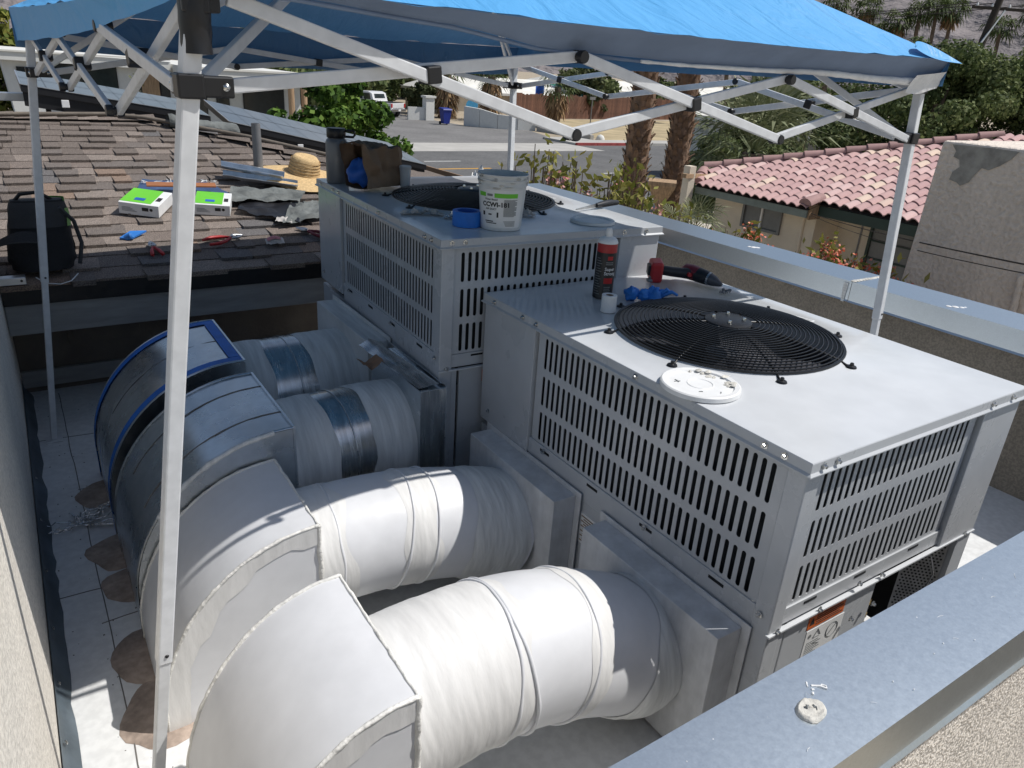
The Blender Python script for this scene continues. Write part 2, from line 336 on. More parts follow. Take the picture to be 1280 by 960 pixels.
def text_mb(txt, size, origin, ux, uy, extr=.0004, wrap=None, bold=0.):
    """lettering as mesh; wrap=(centre, radius) bends it round a vertical cylinder"""
    cu = bpy.data.curves.new('lettering', 'FONT'); cu.body = txt; cu.size = size; cu.extrude = 0; cu.offset = bold; cu.resolution_u = 2
    to = bpy.data.objects.new('lettering', cu); C.objects.link(to)
    dg = bpy.context.evaluated_depsgraph_get(); me = bpy.data.meshes.new_from_object(to.evaluated_get(dg))
    mb = MB(); vs = [v.co.copy() for v in me.vertices]; fs = [tuple(p.vertices) for p in me.polygons]
    bpy.data.objects.remove(to); bpy.data.curves.remove(cu); bpy.data.meshes.remove(me)
    ux, uy, origin = Vector(ux), Vector(uy), Vector(origin)
    if wrap:
        cx, cy, rf, a0 = wrap
        def wp(v):
            rad = rf(origin.z + v.y) if callable(rf) else rf
            return (cx + rad * math.cos(a0 + v.x / rad), cy + rad * math.sin(a0 + v.x / rad), origin.z + v.y)
        mb.add([wp(v) for v in vs], fs)
    else:
        mb.add([origin + ux * v.x + uy * v.y for v in vs], fs)
    return mb
def join(*ms):
    r = MB()
    for m_ in ms: r.add(m_.v, m_.f)
    return r
def n1(x, y=0., z=0.): return mnoise.noise(Vector((x, y, z)))

# ------------------------------------------------------------------ roof deck and parapets
GZ = -2.85
dk = MB().box((-1.42, -.30, -.12), (2.09, 3.10, 0))
deck = struct('roof_deck', dk, 'membrane')
def on_deck(name, mb, m, **k): return obj(name, mb, m, deck, **k)
sm = MB()
for a, b in (((-1.19, .55), (-1.20, 3.0)), ((-1.33, 1.42), (-1.12, 1.415)), ((-1.33, 2.52), (-1.02, 2.50)), ((-1.20, 2.05), (-1.06, 2.04)), ((-1.21, 1.25), (-1.09, 1.26))):
    d = Vector((*b, 0)) - Vector((*a, 0)); k = max(2, int(d.length / .08))
    sm.tube([(a[0] + d.x * i / k + .004 * n1(i * .7, a[1]), a[1] + d.y * i / k + .004 * n1(i * .9, a[0] + 5), .0002) for i in range(k + 1)], .0017, 5)
on_deck('membrane_seam', sm, 'seam')
for i, (x, y, r) in enumerate(((-1.115, 1.975, .10), (-1.105, 1.585, .11), (-1.10, 1.40, .095), (-1.10, 1.06, .115), (-1.095, .85, .12), (-1.0, .52, .1))):
    b = MB(); n = 26
    ring = [(x + r * (1 + .22 * n1(math.cos(t) * 1.3 + i * 7, math.sin(t) * 1.3) + .05 * n1(math.cos(t) * 5 + i, math.sin(t) * 5)) * math.cos(t) * .95, y + r * (1 + .22 * n1(math.cos(t) * 1.3 + i * 7, math.sin(t) * 1.3) + .05 * n1(math.cos(t) * 5 + i, math.sin(t) * 5)) * math.sin(t)) for t in [2 * math.pi * j / n for j in range(n)]]
    b.add([(*p, .0006) for p in ring] + [(x + (p[0] - x) * .93, y + (p[1] - y) * .93, .004 + .0015 * (i % 2)) for p in ring], [(j, (j + 1) % n, (j + 1) % n + n, j + n) for j in range(n)] + [tuple(range(n, 2 * n))])
    on_deck('sealant_patch', b, 'patch', smooth=40)
# debris specks on the membrane
b = MB(); rs = random.Random(5)
for i in range(90):
    x, y = rs.uniform(-1.3, -1.08), rs.uniform(.4, 2.9); s = rs.uniform(.0008, .0026)
    b.obox((x, y, s * .4), (s * math.cos(i), s * math.sin(i), 0), (-s * .5 * math.sin(i), s * .5 * math.cos(i), 0), (0, 0, s * .4))
on_deck('roof_debris', b, 'seam', kind='stuff')

lw = thing('left_parapet_wall', 'pale stucco wall face along the left edge, half in sun', 'wall', (-1.5, 1, 0))
b = MB(); ny, nz = 60, 12
b.box((-1.66, -2.6, GZ), (-1.33, 3.02, .93))
obj('wall', b, 'stucco', lw)
b = MB()
b.grid(lambda u, v: (-1.327 + (v > .5) * .028 * (v - .5) * 2 + .006 * (n1(u * 26, v) + .6 * n1(u * 70, 3)) * v * (1 if v < .7 else 1.6), -.2 + 3.2 * u, .10 * (1 - v) + .003), 60, 6)
obj('base_flashing', b, 'flash', lw, smooth=50)
for y in (.66, .80, 1.0, 1.22, 1.5, 1.8, 2.1):
    obj('flashing_nail', MB().lathe([(.006, 0), (.006, .002), (.003, .004), (.0001, .0045)], 8, (-1.3215, y, .055), (1, 0, .35)), 'bolt', lw, smooth=40)

def coping_wall(name, label, a, b_, wallmat, zt, along, loc, joints):
    """a parapet with a metal cap: cap sections, fascias and drip edge are parts"""
    t = thing(name, label, 'wall', loc)
    x0, y0 = a; x1, y1 = b_
    obj('wall', MB().box((x0 + .03, y0 + .03, GZ), (x1 - .03, y1 - .03, zt - .045)), wallmat, t)
    cuts = joints
    for c0, c1 in zip(cuts[:-1], cuts[1:]):
        m_ = MB(); g = .0012
        if along == 'y':
            p = [(x0 - .006, zt - .098), (x0, zt - .09), (x0, zt), (x1, zt + .004), (x1, zt - .09), (x1 + .006, zt - .098)]
            prof = [(q[0], q[1]) for q in p]
            L_ = max(2, int((c1 - c0) / .05))
            m_.grid(lambda u, v: (prof[round(v * 5)][0], c0 + g + (c1 - c0 - 2 * g) * u, prof[round(v * 5)][1] + .0012 * n1(u * L_ * .3, v * 3 + c0)), L_, 5)
        else:
            p = [(y0 - .006, zt - .098), (y0, zt - .09), (y0, zt), (y1, zt + .004), (y1, zt - .09), (y1 + .006, zt - .098)]
            prof = [(q[0], q[1]) for q in p]; L_ = max(2, int((c1 - c0) / .05))
            m_.grid(lambda u, v: (c0 + g + (c1 - c0 - 2 * g) * u, prof[round(v * 5)][0], prof[round(v * 5)][1] + .0012 * n1(u * L_ * .3, v * 3 + c0)), L_, 5, flip=True)
        obj('coping', m_, 'coping', t, smooth=30)
    return t
rp = coping_wall('right_parapet_wall', 'brown stucco parapet with galvanized coping behind both units', (2.05, -.6), (2.30, 4.2), 'stucco_brown', .685, 'y', (2.17, 1.5, 0), [-.6, 1.235, 3.0, 4.2])
fp = coping_wall('front_parapet_wall', 'near parapet under wide galvanized coping in the lower right corner', (-1.33, -.385), (2.03, -.235), 'stucco_dash', .685, 'x', (.4, -.3, 0), [-1.33, 2.02])
# sealant marks that belong to the coping
def smear(par, pts, r, m='smear', z=0):
    b = MB()
    for (x, y, s) in pts:
        n = 9; zc = z
        ring = [(x + s * r * math.cos(t) * (1 + .5 * n1(t, x * 40)), y + s * r * math.sin(t) * (1 + .5 * n1(t + 9, y * 40)), zc) for t in [2 * math.pi * j / n for j in range(n)]]
        b.add(ring + [(x + (p[0] - x) * .6, y + (p[1] - y) * .6, zc + .0022 * s) for p in ring] + [(x, y, zc + .003 * s)], [(j, (j + 1) % n, (j + 1) % n + n, j + n) for j in range(n)] + [(j + n, (j + 1) % n + n, 2 * n) for j in range(n)])
    return obj('sealant_smear', b, m, par, smooth=60)
Zc = .6865
smear(rp, [(2.06 + .024 * i, 1.235 + .006 * n1(i), .9 + .3 * n1(i * 3.3)) for i in range(10)], .016, z=Zc + .001)
smear(rp, [(2.17, 1.93, 1), (2.185, 1.915, .8), (2.16, 1.95, .6)], .02, 'white', z=Zc + .001)
smear(rp, [(2.12, .78, 1), (2.10, .80, .8), (2.14, .765, .8), (2.16, .76, .5)], .014, 'white', z=Zc)
b = MB()
for i in range(7): b.obox((2.0475, 1.262 + .006 * n1(i * 2), .668 - .013 * i), (.0015, 0, 0), (0, .012 * (1 - .06 * i), 0), (0, 0, .0075))
obj('sealant_drip', b, 'mastic_thin', rp)
bl = thing('sealant_blob', 'dried cream sealant blob with dark flecks on the near coping', 'sealant', (-.369, -.31, .6875))
b = MB(); n = 22
prof = [(1, 0), (.93, .0035), (.8, .006), (.62, .005), (.45, .004), (.25, .006), (.0, .007)]
for k, (f, z) in enumerate(prof):
    for j in range(n):
        t = 2 * math.pi * j / n; rr = .0185 * f * (1 + .16 * n1(math.cos(t) * 1.5, math.sin(t) * 1.5, 4) + .05 * n1(math.cos(t) * 5, math.sin(t) * 5 + k))
        b.v.append((-.369 + rr * math.cos(t) * 1.12 , -.31 + rr * math.sin(t) * .85, .6875 + z + .0015 * n1(t * 2, k * 1.0)))
for k in range(len(prof) - 1):
    for j in range(n): b.f.append((k * n + j, k * n + (j + 1) % n, (k + 1) * n + (j + 1) % n, (k + 1) * n + j))
obj('blob', b, 'smear', bl, smooth=60); bl.scale = (1.22, 1.3, 1.1)
b = MB()
b.tube([(-.3745, -.3085, .6937), (-.3715, -.3055, .6942), (-.3690, -.3065, .6940)], [.0006, .0017, .0005], 6); b.tube([(-.3665, -.3120, .6940), (-.3640, -.3095, .6940), (-.3625, -.3115, .6936), (-.3650, -.3150, .6936)], [.0008, .0019, .0014, .0004], 6)
obj('fleck', b, 'grey_print', bl, smooth=60)
b = MB()
def squig(pts, r=.0016):
    b.tube([(x, y, .6885) for x, y in pts], [r * (1 + .4 * n1(i * 1.7)) for i in range(len(pts))], 6)
squig([(-.334, -.279), (-.331, -.275), (-.328, -.272)]); squig([(-.327, -.280), (-.322, -.283), (-.317, -.287), (-.311, -.296)], .002)
squig([(-.311, -.296), (-.307, -.292), (-.311, -.287), (-.316, -.288)], .0015); squig([(-.34, -.292), (-.336, -.29)], .0022); squig([(-.333, -.285), (-.329, -.287)], .0017)
b.tube([(-.345, -.284, .6895), (-.350, -.290, .693), (-.353, -.297, .695)], .0004, 4)
tag(obj('silicone_strand', b, 'white', smooth=60), 'thin clear white silicone squiggle beside the dried sealant blob', 'silicone')

b = MB(); rs = random.Random(17)
for k in range(26):
    x, y, r = rs.uniform(-.6, .5), rs.uniform(-.37, -.25), rs.uniform(.0006, .0016); b.lathe([(r, 0), (r * .7, .0006), (.0001, .0008)], 6, (x, y, .6875))
for k in range(9):
    x, y, a, l_ = rs.uniform(-.5, .4), rs.uniform(-.36, -.26), rs.uniform(-.9, .9), rs.uniform(.006, .018); b.tube([(x, y, .6874), (x + l_ * math.cos(a) * .5, y + l_ * math.sin(a) * .5 + .001, .6876), (x + l_ * math.cos(a), y + l_ * math.sin(a), .6874)], .00035, 4)
obj('paint_fleck', b, 'white', fp, kind='stuff')
# ------------------------------------------------------------------ packaged air conditioning units
W, Lu, H = .868, 1.22, .82
PITCH = .0245
ROWS = ((H - .142, H - .047), (H - .259, H - .165), (H - .375, H - .281))
def slotted(u0, u1, z0, z1, us, ncol, place):
    """louvred sheet: place(u, z, depth) maps panel coordinates to the unit; slots are real openings with rims"""
    b = MB(); w = .0061
    def P(u, z, d=0): return place(u, z, d)
    def quad(a0, a1, c0, c1): b.add([P(a0, c0), P(a1, c0), P(a1, c1), P(a0, c1)], [(0, 1, 2, 3)])
    ue = us + PITCH * ncol
    quad(u0, us, z0, z1); quad(ue, u1, z0, z1)
    zs = [z0] + [z for r in reversed(ROWS) for z in (r[0] - .006, r[1] + .006)] + [z1]
    for i in range(0, len(zs), 2): quad(us, ue, zs[i], zs[i + 1])
    for (a, c) in ROWS:
        lo, hi = a - .006, c + .006
        for k in range(ncol):
            uc = us + PITCH * (k + .5); l, r = uc - PITCH / 2, uc + PITCH / 2
            top = [(uc + w * math.cos(t), c - w + w * math.sin(t)) for t in [math.pi * j / 6 for j in range(7)]]
            bot = [(uc - w * math.cos(t), a + w - w * math.sin(t)) for t in [math.pi * j / 6 for j in range(7)]]
            b.add([P(l, a + w), P(uc - w, a + w), P(uc - w, c - w), P(l, c - w)], [(0, 1, 2, 3)])
            b.add([P(uc + w, a + w), P(r, a + w), P(r, c - w), P(uc + w, c - w)], [(0, 1, 2, 3)])
            b.add([P(l, c - w)] + [P(*q) for q in reversed(top)] + [P(r, c - w), P(r, hi), P(l, hi)], [tuple(range(11))])
            b.add([P(r, a + w)] + [P(*q) for q in reversed(bot)] + [P(l, a + w), P(l, lo), P(r, lo)], [tuple(range(11))])
            loop = top + bot; n = len(loop)
            b.add([P(*q) for q in loop] + [P(q[0], q[1], .0014) for q in loop], [(i, i + n, (i + 1) % n + n, (i + 1) % n) for i in range(n)])
    return b
def make_unit():
    t = thing('air_conditioner', 'nearer grey packaged air conditioner with a black fan guard and sunlit lid', 'air conditioner', (0, 0, .03), 0, 'rooftop air conditioners')
    def part(name, mb, m, **k): return obj(name, mb, m, t, local=True, **k)
    # lid: sheet with a round opening, lip and flared bottom edge
    cx, cy, rh = W / 2, Lu / 2, .318
    x0, x1, y0, y1 = -.006, W + .006, -.006, Lu + .006
    b = MB(); A = sorted(set([2 * math.pi * i / 72 for i in range(72)] + [math.atan2(sy * (Lu / 2 + .006), sx * (W / 2 + .006)) % (2 * math.pi) for sx in (-1, 1) for sy in (-1, 1)]))
    n = len(A); rim = []; out = []
    for a in A:
        c_, s_ = math.cos(a), math.sin(a)
        k = min((W / 2 + .006) / abs(c_) if abs(c_) > 1e-6 else 9, (Lu / 2 + .006) / abs(s_) if abs(s_) > 1e-6 else 9)
        rim.append((cx + rh * c_, cy + rh * s_)); out.append((cx + k * c_, cy + k * s_))
    b.add([(*p, H + .010) for p in rim] + [(cx + (p[0] - cx) * 1.05, cy + (p[1] - cy) * 1.05, H) for p in rim] + [(*p, H) for p in out] + [(*p, H - .06) for p in rim],
          [(i, i + n, (i + 1) % n + n, (i + 1) % n) for i in range(n)] + [(i + n, i + 2 * n, (i + 1) % n + 2 * n, (i + 1) % n + n) for i in range(n)] + [(i, (i + 1) % n, (i + 1) % n + 3 * n, i + 3 * n) for i in range(n)])
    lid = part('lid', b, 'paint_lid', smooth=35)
    b = MB(); q = .0075
    for (a, c, nx, ny_) in (((x0, y0), (x1, y0), 0, -1), ((x1, y0), (x1, y1), 1, 0), ((x1, y1), (x0, y1), 0, 1), ((x0, y1), (x0, y0), -1, 0)):
        lines = [(0, H), (.0015, H - .002), (.002, H - .022), (q, H - .0265), (q, H - .029), (0, H - .027)]
        tx, ty = (c[0] - a[0]), (c[1] - a[1]); l_ = math.hypot(tx, ty); tx /= l_; ty /= l_
        for (d0, z0), (d1, z1) in zip(lines[:-1], lines[1:]):
            b.add([(a[0] - tx * d0 + nx * d0, a[1] - ty * d0 + ny_ * d0, z0), (c[0] + tx * d0 + nx * d0, c[1] + ty * d0 + ny_ * d0, z0), (c[0] + tx * d1 + nx * d1, c[1] + ty * d1 + ny_ * d1, z1), (a[0] - tx * d1 + nx * d1, a[1] - ty * d1 + ny_ * d1, z1)], [(3, 2, 1, 0)])
    obj('lip', b, 'paint', lid, local=True)
    # bolts
    bolt = MB().lathe([(.0001, .0075), (.004, .0075), (.0047, .006), (.0047, .001), (.0085, .0006), (.0085, 0)], 6, (0, 0, 0), (1, 0, 0))
    src = None
    spots = [(-.0085, y, H - .0125, 'x-') for y in (.055, .105, .50, .93, 1.00, 1.16)] + [(x, -.0085, H - .0125, 'y-') for x in (.03, .075, .70, .80)] + [(-.004, y, .425, 'x-') for y in (.03, .40, .85, 1.17)] + \
            [(x, -.004, z, 'y-') for x, z in ((.025, .392), (.175, .392), (.32, .41), (.42, .400), (.82, .39), (.33, .30), (.42, .31))]
    for x, y, z, dr in spots:
        mtx = Matrix.Translation((x, y, z)) @ Matrix.Rotation(math.pi if dr == 'x-' else -math.pi / 2, 4, 'Z')
        if src is None: src = part('bolt', bolt, 'bolt', smooth=40); src.matrix_basis = mtx
        else: inst(src, t, mtx)
    # corner posts and plain panels
    part('corner_post', MB().add([(0, .0475, H - .005), (0, 0, H - .005), (.0455, 0, H - .005), (0, .0475, 0), (0, 0, 0), (.0455, 0, 0), (.008, .0475, H - .005), (.0455, .008, H - .005), (.008, .0475, 0), (.0455, .008, 0)],
        [(0, 3, 4, 1), (1, 4, 5, 2), (0, 6, 8, 3), (2, 5, 9, 7)]), 'paint', bevel=.003)
    part('side_panel', MB().add([(-.004, .937, H - .03), (-.004, Lu, H - .03), (-.004, Lu, .385), (-.004, .937, .385), (.02, .937, H - .03), (.02, .937, .385), (.3, Lu, H - .03), (.3, Lu, .385)],
        [(0, 1, 2, 3), (4, 0, 3, 5), (1, 6, 7, 2)]), 'paint', bevel=.002)
    part('corner_panel', MB().add([(.690, -.003, H - .028), (W, -.003, H - .028), (W, -.003, .388), (.690, -.003, .388), (.690, .022, H - .028), (.690, .022, .388), (W, .25, H - .028), (W, .25, .388)],
        [(1, 0, 3, 2), (0, 4, 5, 3), (6, 1, 2, 7)]), 'paint', bevel=.002)
    part('back_panel', MB().box((.3, Lu - .02, .0), (W, Lu, H - .03)).box((W - .02, .25, 0), (W, Lu - .021, H - .03)), 'paint')
    # louvred panels
    part('louver_panel', slotted(.0505, .930, .437, H - .027, .0703, 34, lambda u, z, d: (.0075 + d, u, z)), 'paint')
    part('louver_panel', slotted(.0475, .682, .437, H - .027, .0665, 24, lambda u, z, d: (u, .0095 + d, z)), 'paint')
    # small latch slots at the bottom of the louvred panels
    for y in (.16, .40, .62, .85): part('latch_slot', MB().box((.0015, y - .023, .418), (.004, y + .023, .426)), 'dark')
    for x in (.14, .33, .56): part('latch_slot', MB().box((x - .022, .0035, .424), (x + .022, .0065, .430)), 'dark')
    # rails
    b = MB().box((.0025, .048, .36), (.02, .936, .4365)).box((.046, .005, .392), (.689, .02, .4365))
    part('bottom_rail', b, 'paint', bevel=.0015)
    part('drip_flange', MB().box((-.004, -.007, .384), (W + .002, .004, .3885)), 'paint_lid')
    b = MB().box((.047, .004, 0), (.066, .02, .3835))
    part('post_panel', b, 'paint')
    sp = part('service_panel', MB().box((.078, .0075, 0), (.431, .02, .3835)), 'paint', bevel=.002)
    part('lower_panel', MB().box((.004, .048, 0), (.02, Lu, .359)), 'paint')
    part('right_post', MB().box((.80, .0, 0), (W, .02, .3835)), 'paint')
    # warning label and diagram
    lb = obj('warning_label', MB().box((.165, .0062, .325), (.305, .0074, .367)), 'orange', sp, local=True)
    b = MB()
    for k in range(5): b.box((.195, .0056, .332 + .0062 * k), (.298 - .012 * (k % 3), .0061, .3342 + .0062 * k))
    b.add([(.170, .0057, .336), (.190, .0057, .336), (.180, .0057, .357)], [(0, 1, 2)])
    obj('warning_text', b, 'print', sp, local=True)
    obj('diagram_label', MB().box((.170, .0064, .225), (.315, .0074, .318)), 'white', sp, local=True)
    b = MB()
    for k in range(8): b.box((.18, .0058, .235 + .006 * k), (.235 - .01 * (k % 3), .0063, .2375 + .006 * k))
    b.tube([(.275 + .022 * math.cos(a), .0058, .285 + .022 * math.sin(a)) for a in [2 * math.pi * k / 20 for k in range(21)]], .001, 4)
    b.tube([(.200, .0058, .29), (.214, .0058, .311), (.228, .0058, .29), (.2, .0058, .29)], .0012, 4); b.disc((.185, .0058, .299), .006, 10, (0, -1, 0))
    b.beam((.262, .0058, .272), (.288, .0058, .298), .002, .0006, (0, 0, 1)); b.beam((.205, .0058, .272), (.232, .0058, .262), .002, .0006, (0, 0, 1))
    obj('diagram_print', b, 'grey_print', sp, local=True)
    rl = part('rating_label', MB().box((.0022, .585, .225), (.0038, .655, .325)), 'white'); b = MB()
    for k in range(11): b.box((.0014, .592 + .004 * (k % 3), .234 + .008 * k), (.0021, .648 - .010 * (k % 2), .2375 + .008 * k))
    obj('rating_text', b, 'kraft', rl, local=True, kind='stuff')
    # inside
    part('coil', MB().box((.035, .06, .40), (.06, .92, H - .035)).box((.06, .035, .40), (.67, .06, H - .035)), 'coil')
    part('inner_cabinet', MB().box((.062, .062, .30), (.075, Lu - .03, H - .04)).box((.075, .062, .30), (W - .03, .075, H - .04)).box((.44, .06, .0), (.46, .3, .383)).box((.46, .28, 0), (.80, .3, .383)).box((.78, .03, 0), (.795, .28, .383)), 'dark')
    pp = part('perforated_plate', perf, 'tin'); obj('perforations', holes, 'dark', pp, local=True, kind='stuff')
    for x, z, r in ((.452, .285, .012), (.450, .245, .012), (.470, .20, .010)):
        part('service_valve', MB().lathe([(.0001, -.012), (r, -.012), (r, .0), (r * .75, .004), (r * .75, .012), (.0001, .012)], 6, (x, .028, z), (.3, -1, 0)), 'brass', smooth=30)
    b = MB().tube([(.66, .03, .383), (.68, .005, .36), (.70, -.008, .30), (.68, 0, .22), (.64, .02, .15)], .002, 6)
    part('wire', b, 'grey_steel', smooth=60)
    b = MB().tube([(.5, .06, .383), (.52, .05, .33), (.515, .05, .26), (.5, .07, .2)], .0022, 6)
    part('wire', b, 'grey_steel', smooth=60)
    # fan: blades, shroud, guard
    for k in range(4):
        a0 = k * math.pi / 2 + .35
        b = MB().grid(lambda u, v: (cx + (.05 + .24 * u) * math.cos(a0 + (v - .5) * (1.0 - .15 * u)), cy + (.05 + .24 * u) * math.sin(a0 + (v - .5) * (1.0 - .15 * u)), H - .075 + .05 * (v - .5)), 6, 6)
        part('fan_blade', b, 'blade', smooth=60)
    part('fan_shroud', MB().lathe([(.317, H - .055), (.312, H - .16), (.33, H - .2)], 48, (cx, cy, 0)), 'blade', smooth=60)
    b = MB().box((cx - .36, cy - .36, H - .23), (cx + .36, cy + .36, H - .225)); part('fan_floor', b, 'dark')
    part('fan_motor', MB().lathe([(.0001, H - .05), (.05, H - .05), (.055, H - .07), (.055, H - .19)], 24, (cx, cy, 0)), 'blade', smooth=40)
    g = obj('fan_guard', MB().lathe([(.0001, .048), (.055, .048), (.066, .044), (.070, .036), (.0001, .034)], 32, (cx, cy, H)), 'black_wire', t, local=True, smooth=40)
    def zr(r): return H + .014 + .030 * (1 - ((r - .07) / .25) ** 2) if r < .32 else H + .012
    radii = [.0875 + .0123 * k for k in range(19)] + [.3155, .3195]
    for r in radii:
        z = zr(r) if r < .315 else H + .012
        obj('ring', MB().tube([(cx + r * math.cos(a), cy + r * math.sin(a), z) for a in [2 * math.pi * k / 72 for k in range(72)]], .0021 if r < .312 else .003, 6, closed=True), 'black_wire', g, local=True, smooth=60)
    for k in range(8):
        a = R(19.5 + 45 * k); c_, s_ = math.cos(a), math.sin(a)
        pts = [(cx + r * c_, cy + r * s_, zr(min(r, .312)) - .004) for r in (.06, .1, .15, .2, .25, .29, .315)] + [(cx + .333 * c_, cy + .333 * s_, H + .004), (cx + .35 * c_, cy + .35 * s_, H + .0035)]
        obj('spoke', MB().tube(pts, .003, 6), 'black_wire', g, local=True, smooth=60)
        f = MB().lathe([(.0001, .006), (.006, .006), (.012, .004), (.014, 0)], 12, (cx + .347 * c_, cy + .347 * s_, H + .001))
        f.lathe([(.0001, .0125), (.0042, .0125), (.0052, .010), (.0052, .005)], 6, (cx + .347 * c_, cy + .347 * s_, H + .001))
        obj('mounting_foot', f, 'black_wire', g, local=True, smooth=40)
    for dx, dy in ((.03, .03), (-.03, .03), (.03, -.03), (-.03, -.03)):
        obj('hub_bolt', MB().lathe([(.0001, .009), (.0045, .009), (.0055, .006), (.0055, 0)], 6, (cx + dx, cy + dy, H + .047)), 'bolt', g, local=True, smooth=40)
    return t
# perforated plate seen through the open bay
perf, holes = MB(), MB()
pa, pb2 = Vector((.722, .085, 0)), Vector((.792, .012, 0)); pd_ = (pb2 - pa).normalized(); pn_ = Vector((pd_.y, -pd_.x, 0))
perf.add([pa + Vector((0, 0, .02)), pb2 + Vector((0, 0, .02)), pb2 + Vector((0, 0, .375)), pa + Vector((0, 0, .375))], [(0, 1, 2, 3)])
for i in range(34):
    for j in range(9):
        p = pa + pd_ * (.008 + .0100 * (j + .5 * (i % 2))) + pn_ * -.0008 + Vector((0, 0, .03 + .0100 * i)); q = p + pn_ * .0016
        for k_ in (p, q): holes.add([k_ + pd_ * .0033 * math.cos(t) + Vector((0, 0, .0033 * math.sin(t))) for t in [2 * math.pi * h / 6 for h in range(6)]], [tuple(range(6))])
ac1 = make_unit()
sticker = obj('lid_sticker', MB().add([(.745, .765, H + .0008), (.765, .768, H + .0008), (.815, .585, H + .0008), (.795, .58, H + .0008)], [(3, 2, 1, 0)]), 'white', ac1, local=True)
b = MB()
for k in range(2): b.add([(.747 + .009 * k, .755, H + .0013), (.7495 + .009 * k, .7555, H + .0013), (.798 + .009 * k, .59, H + .0013), (.7955 + .009 * k, .5895, H + .0013)], [(3, 2, 1, 0)])
obj('sticker_print', b, 'grey_print', ac1, local=True)
ac2 = copy_tree(ac1, (-.154, 1.245, .207), R(-2.14), 'farther grey air conditioner in canopy shade with tools and a pail on top', 'rooftop air conditioners')
cb = thing('equipment_curb', 'white curb raising the farther unit above the deck', 'roof curb', (.28, 1.85, 0), R(-2.14))
obj('curb_side', MB().box((-.40, -.57, .001), (.40, .57, .205)), 'membrane', cb, local=True, bevel=.008)

